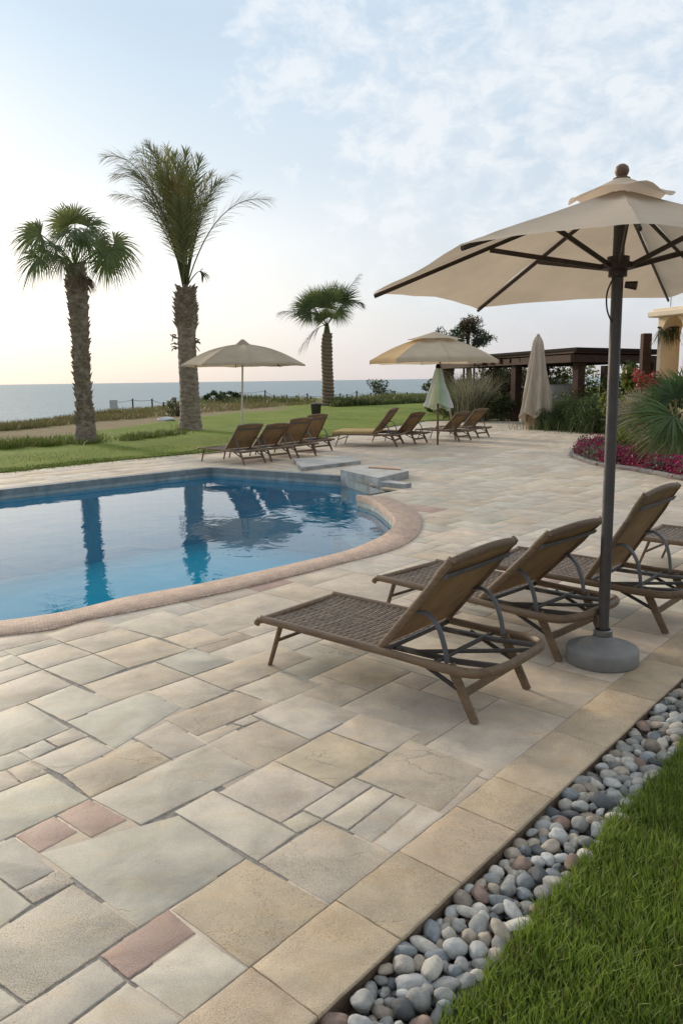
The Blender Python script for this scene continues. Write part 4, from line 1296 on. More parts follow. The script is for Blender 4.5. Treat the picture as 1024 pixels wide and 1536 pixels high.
def parasol(label, group, foot, rim, apex, hub_z, mc, mpole, pr, cap_r=.32, cap_h=.10, bulge=.0, sag=.05, base=True, finial=True, valance=0.0, struts=True, wavy=.03, mcap=None, glow_tint=()):
    r = thing('parasol', label, 'parasol', foot, 0, group); F0 = V3(foot)
    rim = [V3(p) - F0 for p in rim]; apex = V3(apex) - F0; n = len(rim)
    canopy_mesh(rim, apex, bulge=bulge, sag=sag, valance=valance, glow_tint=glow_tint).build('canopy', mc, r, angle=180 if bulge else 60)
    mb = MB(); mb.tube([(0, 0, .02), (apex.x * .5, apex.y * .5, apex.z * .5), (apex.x, apex.y, apex.z - .02)], pr, 16); mb.build('pole', mpole, r)
    for p in rim:
        mb = MB(); d_ = p - apex
        pp = []
        for i in range(9):
            s_ = .05 + .945 * i / 8; q = apex + d_ * s_; q.z += bulge * sin(pi * min(s_, 1)) - .022; pp.append(q)
        mb.tube(pp, .0115 if base else .014, 6, flat=(1.2, .8))
        rb = mb.build('rib', m_rib, r)
        if struts:
            q = apex + d_ * .52; q.z += bulge * .98 - .035
            hb = V3((apex.x * hub_z / apex.z, apex.y * hub_z / apex.z, hub_z)); dd = V3((d_.x, d_.y, 0)).normalized() * (pr + .045)
            mb = MB(); mb.tube([hb + dd, q], .0125, 6, flat=(1.3, .75)); mb.build('strut', m_rib, rb)
    # vent cap
    mb = MB(); N = 48; rings = 7; vs_ = []; nv_ = len(rim)
    for i in range(rings):
        rr = .04 + (cap_r - .04) * i / (rings - 1)
        for k in range(N):
            a = 2 * pi * k / N
            dirv = V3((cos(a), sin(a), 0))
            # follow the canopy's own slope in this direction
            z = apex.z + .02 + cap_h * (1 - i / (rings - 1)) ** 1.2 - cap_h * .55 + wavy * (i / (rings - 1)) ** 2 * (sin(a * 3 + 1) + .6 * sin(a * 5 + 2.2) + .3 * sin(a * 8))
            vs_.append((apex.x + dirv.x * rr, apex.y + dirv.y * rr, z - (rr / cap_r) * cap_h * .25))
    mb.add(vs_, [(i * N + k, (i + 1) * N + k, (i + 1) * N + (k + 1) % N, i * N + (k + 1) % N) for i in range(rings - 1) for k in range(N)], (1, 1, 1, 1))
    mb.build('vent_cap', mcap or mc, r, angle=180)
    if finial:
        mb = MB(); zt = apex.z + .03 + cap_h * .45
        mb.lathe([(.0, zt - .03), (.045, zt - .025), (.05, zt - .01), (.028, zt + .0), (.036, zt + .012), (.042, zt + .03), (.035, zt + .055), (.018, zt + .068), (0.001, zt + .072)], (apex.x, apex.y, 0), 16)
        mb.build('finial', m_wood, r)
    if struts:
        mb = MB(); mb.lathe([(pr, -.06), (pr + .02, -.055), (pr + .02, -.02), (pr + .06, -.012), (pr + .065, .02), (pr + .03, .03), (pr + .03, .06), (pr, .065)], (apex.x * hub_z / apex.z, apex.y * hub_z / apex.z, hub_z), 18); mb.build('hub', m_rib, r)
    return r


bz = 4.90
FOOT = V3((1.595, 4.73, .014)); APX = at(931, 283, 4.97)
HUBZ = at(925, 405, 4.95).z
vFR = g(1002, 447, 2.36); vFL = g(715, 462, 2.25); vL = g(559, 440, 2.27); vNL = g(691, 366, 2.385); vNR = g(960, 336, 2.44)
Cc = V3((APX.x + .02, APX.y + .05, 2.35))
def opp(p): q = Cc * 2 - p; q.z = 2.36 + (2.36 - p.z) * .3; return q
rim = [vFR, vFL, vL, vNL, vNR, opp(vFL), opp(vL), opp(vNL)]
big = parasol('large tan canvas parasol on a dark pole standing in a round grey base', 'open parasols', FOOT, rim, APX, HUBZ, m_can, m_pole, .034, cap_r=.30, cap_h=.085, sag=.035, wavy=.025)
mb = MB()
mb.lathe([(0.001, .002), (.210, .0), (.217, .008), (.217, .080), (.213, .092), (.203, .099), (.15, .112), (.10, .122), (.078, .13), (.068, .15), (.06, .165), (.045, .166)], (0, 0, 0), 40)
mb.build('base', m_conc, big, angle=50)
mb = MB(); mb.lathe([(.052, .12), (.056, .125), (.056, .20), (.045, .205)], (0, 0, 0), 18); mb.build('collar', mat('zinc', (.25, .25, .25), .4, .2, 8, .1, 30, metal=.7), big)
hz = HUBZ - FOOT.z
ax = (APX - FOOT) * (hz / (APX.z - FOOT.z))
mb = MB(); mb.tube(crom([(ax.x - .035, ax.y - .03, hz - .05), (ax.x - .075, ax.y - .05, hz - .14), (ax.x - .07, ax.y - .05, hz - .24), (ax.x - .03, ax.y - .04, hz - .32)], 6), .005, 6); mb.build('pull_cord', m_rib, big)
mb = MB(); mb.tube([(ax.x + .04, ax.y - .02, hz - .09), (ax.x + .10, ax.y - .05, hz - .10)], [.02, .028], 8); mb.build('crank', m_rib, big)


def ring_rim(c, r_, z, n, ph=0): return [V3((c[0] + r_ * cos(2 * pi * k / n + ph), c[1] + r_ * sin(2 * pi * k / n + ph), z)) for k in range(n)]


f1 = g(363, 664); zt = at(370, 512, f1.y).z; zr = at(364, 548, f1.y).z
rr1 = (at(460, 547, f1.y).x - at(270, 548, f1.y).x) / 2; cx1 = (at(460, 547, f1.y).x + at(270, 548, f1.y).x) / 2
parasol('open parasol with a thin white pole, brown cap, beside the far left loungers', 'open parasols', (f1.x, f1.y, .03), ring_rim((cx1, f1.y), rr1, zr, 8, .25), (cx1, f1.y, zt - .06), zr + .35, m_can2, m_poleW, .026, cap_r=.40, cap_h=.22, bulge=.13, sag=.03, base=False, finial=False, valance=.03, wavy=.0, mcap=mat('brown_cap', (.30, .235, .165), .85, .1, 3, .2, 60))
f2 = g(688, 662); zt = at(651, 500, f2.y).z; zr = at(651, 540, f2.y).z
rr2 = (at(749, 543, f2.y).x - at(553, 537, f2.y).x) / 2; cx2 = (at(749, 543, f2.y).x + at(553, 537, f2.y).x) / 2
p2 = parasol('open cream parasol with a flat pale cap, standing among the far right loungers', 'open parasols', (cx2 + .62, f2.y, .012), ring_rim((cx2, f2.y), rr2, zr, 8, .1), (cx2, f2.y, zt - .05), zr + .35, m_can3, mat('pole_pale_wood', (.38, .30, .22), .5, .2, 10, .1, 40), .028, cap_r=.75, cap_h=.16, bulge=.10, sag=.03, base=False, finial=False, valance=.10, wavy=.0, glow_tint=(4,))  # glow at the left tip is put into one panel's tint

# folded parasols
def folded(label, foot, h, z0, r0, r1, mcv, npl, cols=None, skew=0.0, polem=m_wood, pr=.028, group='folded parasols', hem=.0):
    r = thing('folded_parasol', label, 'parasol', foot, 0, group)
    mb = MB(); N = npl * 10; rows_ = 22; vs_ = []
    for i in range(rows_ + 1):
        q = i / rows_; z = h - (h - z0) * q
        rad = r1 + (r0 - r1) * q ** 1.15
        if q < .06: rad *= .55 + .45 * q / .06
        for k in range(N):
            a = 2 * pi * k / N
            pl = 1 + (.14 + .18 * q) * cos(a * npl + 1.5 * sin(a * 2) + 2 * q) + .07 * q * sin(a * 3 + 3 * q) + .10 * noise.noise((cos(a) * 2, sin(a) * 2, q * 4))
            zz = z - (hem * q ** 6) * (.5 + .5 * sin(a * npl * .5 + 1)) - hem * .7 * q ** 4 * sin(a + .5)
            vs_.append((rad * pl * cos(a) + skew * q, rad * pl * sin(a), zz))
    for i in range(rows_):
        for k in range(N):
            col = None
            if cols: col = cols[int(k / N * len(cols)) % len(cols)]
            mb.add([], [], None); mb.f.append((i * N + k, (i + 1) * N + k, (i + 1) * N + (k + 1) % N, i * N + (k + 1) % N)); mb.c.append(col); mb.mi.append(0)
    mb.v = vs_
    mb.build('canopy', mcv, r, angle=180)
    mb = MB(); mb.tube([(0, 0, .0), (0, 0, h + .06)], pr, 10); mb.build('pole', polem, r)
    mb = MB(); mb.lathe([(.0, h + .1), (.05, h + .08), (.07, h + .01), (.05, h - .03), (0, h - .03)][::-1], (0, 0, 0), 12); mb.build('cap', mcv, r)
    return r


pc = at(803, 642, 27.4); hz = at(805, 506, 27.4).z
fb = folded('tall beige folded parasol standing by the hedge, hem hanging ragged', (pc.x, pc.y, .02), hz, .45, .47, .14, mat('beige_canvas', (.50, .43, .35), .85, .18, 3, .4, 80, tint=False, transl=.1, stretch=(3, 3, .4)), 9, hem=.28)
mb = MB(); mb.lathe([(.30, 0), (.31, .05), (.30, .5), (.27, .55), (.0, .56)], (0, 0, 0), 14, fn=lambda a, z: 1 + .12 * sin(3 * a)); mb.build('base', mat('old_wood', (.24, .155, .085), .8, .4, 8, .5, 30, stretch=(4, 4, .6)), fb)
pg = at(656, 664, 21.3); hz = at(656, 552, 21.3).z
fg = folded('narrow folded parasol striped white, yellow and green under the cream parasol', (pg.x, pg.y, .012), hz, at(656, 609, 21.3).z, .31, .07, mat('striped_canvas', (.8, .8, .8), .85, .1, 3, .3, 100, tint=True, transl=.2), 7,
            cols=[(.75, .78, .7, 1), (.5, .62, .42, 1), (.7, .75, .6, 1), (.45, .6, .45, 1), (.7, .74, .55, 1), (.78, .8, .72, 1), (.86, .86, .78, 1), (.82, .82, .56, 1), (.72, .78, .46, 1), (.50, .64, .46, 1), (.58, .70, .58, 1), (.86, .86, .82, 1)], hem=.10)

# ------------------------------------------------------------------ palms
mleaf, t, bs, out = newmat('palm_leaf')
tn = t.node('ShaderNodeAttribute', {'attribute_name': 'tint'})
pos = t.node('ShaderNodeTexCoord').outputs['Object']
nn = t.noise(pos, 2.5, 4)
cl = t.mix(1.0, tn.outputs['Color'], t.mix(nn, (.75, .75, .75), (1.25, 1.25, 1.2)), 'MULTIPLY')
t.put(bs, 'Base Color', cl); bs.inputs['Roughness'].default_value = .48; bs.inputs['Specular IOR Level'].default_value = .4
tr = t.node('ShaderNodeBsdfTranslucent'); t.put(tr, 'Color', cl)
mx = t.node('ShaderNodeMixShader', None, Fac=.42); t.l.new(bs.outputs[0], mx.inputs[1]); t.l.new(tr.outputs[0], mx.inputs[2]); t.l.new(mx.outputs[0], out.inputs[0])
m_trunk = mat('palm_trunk', (.13, .10, .078), .9, .4, 5.5, 1.0, 22, stretch=(1, 1, 2.2), col2=(.36, .30, .24))
m_trunk3 = mat('palm_trunk_ringed', (.145, .105, .075), .9, .35, 3, .9, 12, stretch=(1, 1, 4), col2=(.22, .16, .115))


def blade(mb, p, d_, L, w, droop, col, up=V3((0, 0, 1)), segs=3, tipw=.12, droopdir=V3((0, 0, -1))):
    d_ = d_.normalized(); sd = d_.cross(up)
    if sd.length < 1e-3: sd = V3((1, 0, 0))
    sd.normalize(); vs_ = []
    prof = [.45, 1.0, .75, tipw] if segs == 3 else [.5, 1, tipw]
    for i in range(segs + 1):
        q = i / segs; c = p + d_ * (L * q) + droopdir * (droop * L * q * q)
        vs_ += [c - sd * (w * prof[i] / 2), c + sd * (w * prof[i] / 2)]
    mb.add(vs_, [(2 * i, 2 * i + 1, 2 * i + 3, 2 * i + 2) for i in range(segs)], col)


def jcol(c, a=.2):
    k = random.uniform(1 - a, 1 + a); return (c[0] * k * random.uniform(.93, 1.07), c[1] * k, c[2] * k * random.uniform(.9, 1.1), 1)


def pinnate(parent, p0, p1, p2, nl, ll, col, wl=.035, start=.22, dead=0.0, name='frond', droop=.25, ang=.85, off=V3((0, 0, 0))):
    P = [V3(p0), V3(p1), V3(p2)]
    mb = MB()
    def B(q): return P[0] * (1 - q) ** 2 + P[1] * (2 * q * (1 - q)) + P[2] * (q * q)
    pts = [B(i / 14) for i in range(15)]
    mb.tube(pts, [.028 * (1 - .85 * i / 14) for i in range(15)], 5, (.16, .17, .06, 1))
    for i in range(nl):
        q = start + (1 - start) * (i + random.random() * .6) / nl
        c = B(min(q, 1)); tg = (B(min(q + .02, 1.02)) - B(q - .02)).normalized()
        up = V3((0, 0, 1)); sd = tg.cross(up)
        if sd.length < .15: sd = tg.cross(V3((0, 1, 0)))
        sd.normalize(); nrm = sd.cross(tg).normalized()
        L = ll * (.45 + .85 * sin(pi * min(max((q - start) / (1 - start) * .85 + .12, 0), 1))) * random.uniform(.8, 1.15)
        for s_ in (-1, 1):
            an = ang * random.uniform(.75, 1.15) * (1 - .35 * q); th_ = random.uniform(-1.2, 1.4)
            dv = tg * cos(an) + (sd * (s_ * cos(th_)) + nrm * sin(th_)) * sin(an)
            blade(mb, c, dv, L, wl, droop * random.uniform(.5, 1.5), jcol(col), up=nrm, segs=3)
    return mb.build(name, mleaf, parent, smooth=False)


def fan(parent, base, hub, R_, spread, col, n=34, nrm=None, droop=.35, name='frond', span=2.1):
    base, hub = V3(base), V3(hub); D = V3(spread).normalized()
    mb = MB()
    mid = base.lerp(hub, .5) + V3((0, 0, .06))
    mb.tube(crom([base, mid, hub], 5), .018, 5, (.20, .22, .07, 1))
    N_ = V3(nrm) if nrm is not None else V3((0, -.5, .85))
    N_ = (N_ - D * N_.dot(D)).normalized(); Sd = D.cross(N_)
    for i in range(n):
        ph = (i / (n - 1) * 2 - 1) * span * random.uniform(.97, 1.03)
        dv = D * cos(ph) + Sd * sin(ph) + N_ * (.25 * abs(sin(ph)) - .05 + random.uniform(-.1, .1))
        L = R_ * (.80 + .22 * cos(ph)) * random.uniform(.88, 1.06); w = 2.2 * span / n * R_ * .55
        dv.normalize(); sd = dv.cross(N_).normalized(); vs_ = []
        dr = droop * random.uniform(.6, 1.4)
        for q, ww in ((0, .06), (.3, .75), (.55, .85), (.78, .45), (1.0, .06)):
            c = hub + dv * (L * q) + V3((0, 0, -1)) * (dr * L * max(q - .35, 0) ** 1.6 * 1.6)
            vs_ += [c - sd * (w * ww / 2), c + sd * (w * ww / 2)]
        mb.add(vs_, [(2 * k, 2 * k + 1, 2 * k + 3, 2 * k + 2) for k in range(4)], jcol(col))
    return mb.build(name, mleaf, parent, smooth=False)


def trunk(parent, pts, rads, m, rough=.10, ring=0.0, ringf=9, boots=(0, 0), nboot=0, bl=.22, hoff=.6):
    mb = MB(); P = resample(crom(pts, 6), 110); L = len(P); N = 20
    q = np.linspace(0, 1, len(rads)); vs_ = []
    for i, p in enumerate(P):
        r_ = float(np.interp(i / (L - 1), q, rads))
        for k in range(N):
            a = 2 * pi * k / N
            z = p.z
            f = 1 + rough * noise.noise((cos(a) * 1.6, sin(a) * 1.6, z * 2.4)) + rough * .8 * noise.noise((cos(a) * 4, sin(a) * 4, z * 7))
            if ring: f += ring * abs(((z * ringf + .5 * k / N * 2) % 1) - .5) * 2 - ring
            vs_.append((p.x + cos(a) * r_ * f, p.y + sin(a) * r_ * f, z))
    mb.add(vs_, [(i * N + k, i * N + (k + 1) % N, (i + 1) * N + (k + 1) % N, (i + 1) * N + k) for i in range(L - 1) for k in range(N)])
    for b in range(nboot):
        s_ = boots[0] + (boots[1] - boots[0]) * (b + random.random()) / nboot
        if random.random() > hoff + (1 - hoff) * s_: continue
        p = P[int(s_ * (L - 1))]; r_ = float(np.interp(s_, q, rads)); a = b * 2.4 + random.random() * .5
        rd = V3((cos(a), sin(a), 0)); tg = V3((-sin(a), cos(a), 0))
        o_ = p + rd * (r_ * .85); ln = bl * random.uniform(.5, 1.2); w = random.uniform(.05, .11)
        e = o_ + rd * (ln * .55) + V3((0, 0, ln * random.uniform(.4, 1.0))); h_ = V3((0, 0, .09))
        mb.add([o_ - tg * w - h_, o_ + tg * w - h_, o_ + tg * w * .8 + h_, o_ - tg * w * .8 + h_, e - tg * w * .45, e + tg * w * .45, e + tg * w * .35 + rd * .03 + V3((0, 0, .04)), e - tg * w * .35 + rd * .03 + V3((0, 0, .04))],
               [(0, 1, 5, 4), (1, 2, 6, 5), (2, 3, 7, 6), (3, 0, 4, 7), (4, 5, 6, 7)])
    return mb.build('trunk', m, parent, angle=35)


def ploc(u, v):
    p, f = land_at(u, v); return p


# left: fan palm with a shaggy trunk
b0 = ploc(128, 664); Y = b0.y
pt = thing('fan_palm', 'leftmost palm with drooping fan leaves and shaggy leaning trunk', 'palm tree', b0)
def L_(u, v, dy=0.0): return at(u, v, Y + dy) - b0
tp = L_(113, 398)
trunk(pt, [V3((0, 0, -.15)), L_(129, 640), L_(126, 600), L_(123, 560), L_(120, 500), L_(117, 450), tp], [.35, .27, .215, .21, .22, .24, .29, .25], m_trunk, .14, boots=(.12, 1.0), nboot=330, bl=.17, hoff=.75)
GP = (.11, .15, .045)
for (u, v, dy, du, dv, R_, dr_) in [(62, 352, -.6, -1, .05, .92, .5), (54, 352, .3, -1, -.35, .75, .5), (58, 386, -.4, -.85, .8, .85, .5), (70, 375, .2, -.7, .9, .7, .5), (84, 368, -.8, -.5, .7, .55, .4),
                                     (102, 338, -.2, -.5, -1, .80, .35), (113, 334, .3, .1, -1, .85, .35), (110, 346, -.9, -.1, .2, .95, .9), (122, 350, -.7, .3, .4, .85, .9), (98, 352, .6, -.6, -.7, .7, .5),
                                     (132, 340, .4, .7, -.75, .82, .5), (146, 361, -.3, .95, -.35, .75, .7), (152, 370, .5, .8, .3, .7, .7), (164, 374, -.6, .55, .9, .95, .5), (172, 366, .2, 1, .15, .85, .6), (158, 392, -.2, .1, 1, .7, .4), (128, 362, .9, .5, -.2, .8, .6), (94, 386, -.5, -.35, 1, .6, .4)]:
    s3 = V3((du, random.uniform(-.2, .2) + (.35 if dy > 0 else -.35), -dv))
    fan(pt, tp + V3((0, 0, -.05)), L_(u, v, dy), R_ * random.uniform(.95, 1.05), s3, random.choice([GP, (.085, .125, .04), (.145, .17, .06), (.12, .155, .05)]), n=40, nrm=(random.uniform(-.3, .3), -.9, .35), droop=dr_, span=1.75)
for k in range(7):
    a = random.uniform(0, 6.28)
    fan(pt, tp, tp + V3((cos(a) * .3, sin(a) * .3, -.25)), .55, V3((cos(a) * .5, sin(a) * .5, -1)), (.13, .085, .05), n=14, nrm=(cos(a), sin(a), .3), droop=.2, name='dead_frond', span=.8)

# second: feather palm
b0 = ploc(286, 645); Y = b0.y
pt = thing('feather_palm', 'tallest palm with upright feathery fronds behind the white-poled parasol', 'palm tree', b0)
tp = L_(279, 432)
trunk(pt, [V3((0, 0, -.15)), L_(286, 630), L_(284, 590), L_(281, 530), L_(279, 470), tp], [.48, .40, .36, .35, .345, .34, .33, .37, .36, .28], m_trunk, .10, ring=.05, ringf=6, boots=(.74, 1.0), nboot=150, bl=.26, hoff=.9)
mb = MB()
for k in range(16):
    s_ = random.uniform(-.1, .5); a = random.choice((0, .3, 2.9, 3.3, 3.6, -.4)) + random.uniform(-.4, .4)
    c = L_(279, 520) + V3((cos(a) * .33, sin(a) * .33, s_))
    mb.tube(crom([c, c + V3((cos(a) * .10, sin(a) * .10, .03)), c + V3((cos(a) * random.uniform(.1, .24), sin(a) * .2, random.uniform(-.16, .16)))], 4), [.03] * 4 + [.02] * 4 + [.008], 5)
mb.build('old_stub', m_trunk, pt)
FT = [(157, 235, -.5), (172, 292, .6), (205, 225, .8), (232, 228, -.6), (250, 222, .9), (262, 232, -.4), (290, 236, .3), (300, 238, -.8), (404, 300, .2), (352, 262, .6), (182, 252, -.7), (172, 262, .4), (196, 238, 1.2), (214, 250, -.2), (330, 272, -.9), (222, 218, -.9), (278, 226, -.2), (240, 262, -1.2), (272, 250, 1.2), (310, 300, 1.0), (218, 300, -1.0), (258, 270, -1.3), (225, 262, 1.4), (285, 270, -1.4), (318, 262, 1.6), (200, 262, -1.2), (246, 240, -1.6), (268, 300, -1.5)]
for (u, v, dy) in FT:
    e = L_(u, v, dy); vec_ = e - tp
    sid = abs(u - 278) / 120
    ctl = tp + V3((vec_.x * .36, vec_.y * .36, vec_.z * (.60 + .50 * sid)))
    pinnate(pt, tp + V3((random.uniform(-.1, .1), random.uniform(-.1, .1), -.1)), ctl, e, 78, .66, random.choice([(.24, .24, .10), (.20, .22, .09), (.31, .265, .115), (.21, .23, .12)]), wl=.026, start=.24, droop=.22, ang=.75)
pinnate(pt, tp, L_(300, 395, .1), L_(306, 412, -.3), 14, .3, (.06, .08, .035), start=.6, droop=.6)

# third: small palm by the cliff
b0 = ploc(492, 609); Y = b0.y
pt = thing('young_palm', 'small distant palm with a ringed trunk right of the white-poled parasol', 'palm tree', b0)
tp = L_(491, 500)
trunk(pt, [V3((0, 0, -.2)), L_(492, 590), L_(491, 560), L_(490, 530), L_(490, 512), tp], [.54, .45, .42, .41, .41, .40, .35], m_trunk3, .05, ring=.16, ringf=4.2, boots=(0, .97), nboot=0)
mb = MB(); mb.tube([L_(490, 512), L_(490, 500), L_(490, 485)], [.30, .24, .12], 10, (.16, .17, .06, 1)); mb.build('crown_shaft', mleaf, pt)
tp = L_(490, 490)
G3 = (.12, .15, .065)
for (u, v, dy, du, dv, R_) in [(462, 462, 0, -1, -.55, 1.15), (472, 452, .5, -.6, -1, 1.05), (482, 458, -.4, -.3, -1, 1.25), (495, 452, -.3, .15, -1, 1.3), (488, 462, -.8, .1, -.8, 1.1), (512, 452, .2, .8, -.8, 1.3), (506, 466, -.5, .9, .5, 1.0), (466, 468, -.5, -1, 0, 1.2), (504, 450, .8, .4, -1, 1.2), (478, 470, -.6, -.8, .5, .8), (491, 476, -.9, .1, -.9, .85), (486, 480, -.7, -.5, -.6, .8)]:
    fan(pt, tp, L_(u, v, dy), R_ * 1.2, V3((du * .9, -.15, -dv)), random.choice([G3, (.10, .135, .05), (.15, .18, .075)]), n=40, nrm=(random.uniform(-.3, .3), -.9, .3), droop=.16, span=1.6)
for (c_, e_, dy) in [((505, 455), (539, 411), 0), ((455, 462), (421, 468), -.4), ((480, 480), (449, 524), -.3), ((515, 440), (542, 455), .5)]:
    pinnate(pt, tp, L_(*c_, dy * .5), L_(*e_, dy), 46, .75, (.09, .11, .06), wl=.07, start=.3, droop=.5, ang=.55)

# ------------------------------------------------------------------ shrubs and garden
m_twig = mat('twig', (.11, .085, .06), .9, .3, 6, .5, 30)


def leaf_cloud(n, rad, cz, cols, size, clumps=16, up=.2, flat=1.0, seed=0, hollow=.35):
    """leaf faces gathered in clumps through the crown's volume; returns verts, faces, tint"""
    r = np.random.default_rng(seed)
    cc = r.normal(0, 1, (clumps, 3)); cc /= np.linalg.norm(cc, axis=1)[:, None]; cc *= r.uniform(hollow, .92, (clumps, 1)) ** .6
    csz = r.uniform(.22, .42, clumps); ccol = r.uniform(0, 1, clumps)
    ci_ = r.integers(0, clumps, n)
    dd = r.normal(0, 1, (n, 3)); dd /= np.linalg.norm(dd, axis=1)[:, None]
    P = cc[ci_] + dd * (csz[ci_] * r.uniform(.35, 1.05, n) ** .5)[:, None]
    P = P * np.array(rad); P[:, 2] += cz
    P = P[P[:, 2] > .02]; n = len(P); ci_ = ci_[:n]; dd = dd[:n]
    nrm = dd + r.normal(0, .6, (n, 3)) + np.array([0, 0, up]); nrm /= np.linalg.norm(nrm, axis=1)[:, None]
    tg = np.cross(nrm, r.normal(0, 1, (n, 3))); tg /= np.linalg.norm(tg, axis=1)[:, None]
    bt = np.cross(nrm, tg)
    L = size * r.uniform(.6, 1.3, n)[:, None]; Wd = L * .5 * flat
    V = np.stack([P - tg * L * .5, P + bt * Wd * .5 + nrm * L * .08, P + tg * L * .5, P - bt * Wd * .5 + nrm * L * .08], 1).reshape(-1, 3)
    F = np.arange(n * 4).reshape(-1, 4)
    k = np.clip(ccol[ci_] * .6 + r.uniform(0, .5, n), 0, 1)[:, None]
    T = np.array(cols[0]) * (1 - k) + np.array(cols[1]) * k
    return V, F, np.concatenate([T, np.ones((n, 1))], 1)


SD = [10]


def shrub(name, label, loc, rad, cols, size=.09, n=1500, cat='shrub', group=None, clumps=16, trunk_h=0.0, cz=None, up=.2, flat=1.0, stems=4):
    SD[0] += 1
    r = thing(name, label, cat, loc, 0, group)
    V, F, T = leaf_cloud(n, rad, (rad[2] * .8 + trunk_h) if cz is None else cz, cols, size, clumps, up, flat, SD[0])
    o = npmesh('crown' if trunk_h else 'foliage', V, F, mleaf, T); o.parent = r
    mb = MB(); rr_ = random.Random(SD[0])
    top = (rad[2] + trunk_h) * .9
    if trunk_h:
        mb.tube(crom([(0, 0, -.05), (.05, 0, trunk_h * .5), (0, .04, trunk_h), (.03, 0, trunk_h + rad[2] * .7)], 4), [.12] * 4 + [.10] * 4 + [.08] * 4 + [.03], 8)
    s0 = V3((0, 0, trunk_h * .8)); path = []
    for k in range(stems):
        a = rr_.uniform(0, 6.28); e = V3((cos(a) * rad[0] * .6, sin(a) * rad[1] * .6, trunk_h + rad[2] * rr_.uniform(.8, 1.4)))
        path += [s0 + V3((cos(a) * .02, sin(a) * .02, 0)), s0.lerp(e, .5) + V3((cos(a) * .01, 0, .05)), e, s0.lerp(e, .5) + V3((-cos(a) * .01, .01, .05))]
    mb.tube(path, .02, 5)
    mb.build('trunk' if trunk_h else 'stem', m_twig, r)
    return r


def on(u, v, Y, z=.03):      # place at pixel column u, distance Y, on the ground
    p = at(u, v, Y); return V3((p.x, p.y, z))


DG = ((.035, .058, .022), (.075, .105, .035)); MG = ((.05, .085, .022), (.12, .15, .045)); YG = ((.10, .13, .025), (.20, .22, .05)); RD = ((.06, .035, .025), (.13, .065, .045)); GY = ((.11, .115, .07), (.20, .20, .13)); OL = ((.07, .085, .04), (.14, .14, .07))
# clipped bank right of the beige folded parasol: a row of soft feathery shrubs
for i, (u, Y, h_) in enumerate([(832, 27.2, 1.05), (856, 26.6, .95), (882, 25.9, 1.0), (908, 25.0, 1.0), (846, 28.6, 1.15), (884, 28.2, 1.2)]):
    lab = ['soft feathery green shrub touching the beige folded parasol', 'soft green shrub in the bank, second right of the beige folded parasol', 'soft green shrub in the bank just left of the near parasol pole',
           'soft green shrub behind the near parasol pole', 'taller soft green shrub in front of the pale round wall', 'taller soft green shrub below the pergola corner post'][i]
    p = on(u, 640, Y); r = thing('bank_shrub', lab, 'shrub', p, 0, 'soft green shrubs in the bank')
    n = 450; q = rng.normal(0, 1, (n, 2)) * [.55, .42]
    hgt = h_ * np.exp(-(q[:, 0] ** 2 + q[:, 1] ** 2) * .55) * rng.uniform(.55, 1.15, n)
    base = np.concatenate([q, np.full((n, 1), -.03)], 1)
    k = rng.uniform(0, 1, (n, 1)); tint = np.array([[.05, .085, .028]]) * (1 - k) + np.array([[.12, .155, .055]]) * k
    o = blades('leaves', base, hgt, np.full(n, .016), mgrass, lean=.35, tint=tint * .8); o.parent = r
    V, F, T = leaf_cloud(4200, (.95, .75, h_ * .62), h_ * .45, ((.045, .075, .025), (.115, .15, .05)), .085, 26, .5, .55, 300 + i)
    o = npmesh('foliage', V, F, mleaf, T); o.parent = r
shrub('round_bush', 'dark round bush at the lawn edge left of the beige folded parasol', on(772, 612, 33), (1.0, .9, .75), DG, .12, 2200)
shrub('round_bush', 'small reddish brown bush on thin stems beyond the lawn', on(742, 606, 36), (.72, .7, .8), RD, .12, 1500, trunk_h=.35)
shrub('flowering_bush', 'bush with pale white blossom behind the dark round bush', on(776, 604, 37), (1.1, .9, 1.05), ((.16, .17, .11), (.40, .38, .33)), .13, 1800, cz=1.15)
shrub('round_bush', 'olive bush filling the gap under the pergola left end', on(752, 600, 44), (2.0, 1.4, 1.3), OL, .2, 2800)
shrub('round_bush', 'dark clipped bush under the pergola right of its corner post', on(897, 620, 31), (1.0, .9, .95), DG, .12, 2400)
shrub('dark_bush', 'low purple leaved bush below the dark clipped bush', on(898, 626, 29), (.55, .5, .45), ((.04, .022, .03), (.09, .045, .055)), .1, 900)
shrub('round_bush', 'grey green bush between the folded parasol and pale round wall', on(830, 610, 36), (1.1, 1, 1.3), GY, .14, 1900, cz=1.1)
shrub('round_bush', 'light green bush behind the pale round wall', on(850, 600, 41), (1.4, 1.2, 1.5), YG, .16, 2000, cz=1.3)
shrub('leafy_shrub', 'yellow green leafy shrub standing right of the near parasol pole', on(932, 640, 23.5), (.55, .5, .95), YG, .15, 1500, cz=.95, up=.6)
shrub('leafy_shrub', 'mid green leafy shrub under the right end of the pergola', on(942, 625, 28), (1.0, .8, 1.15), MG, .15, 1900, cz=1.0)
shrub('red_flower_bush', 'bush with red flowers below the cream arch', on(966, 620, 23.0), (.55, .5, .5), ((.09, .06, .03), (.42, .06, .05)), .1, 1000, cz=1.45)
shrub('dark_bush', 'dark shaded bush below the cream building', on(990, 630, 24), (1.3, .9, .9), DG, .13, 2000, cz=.8)
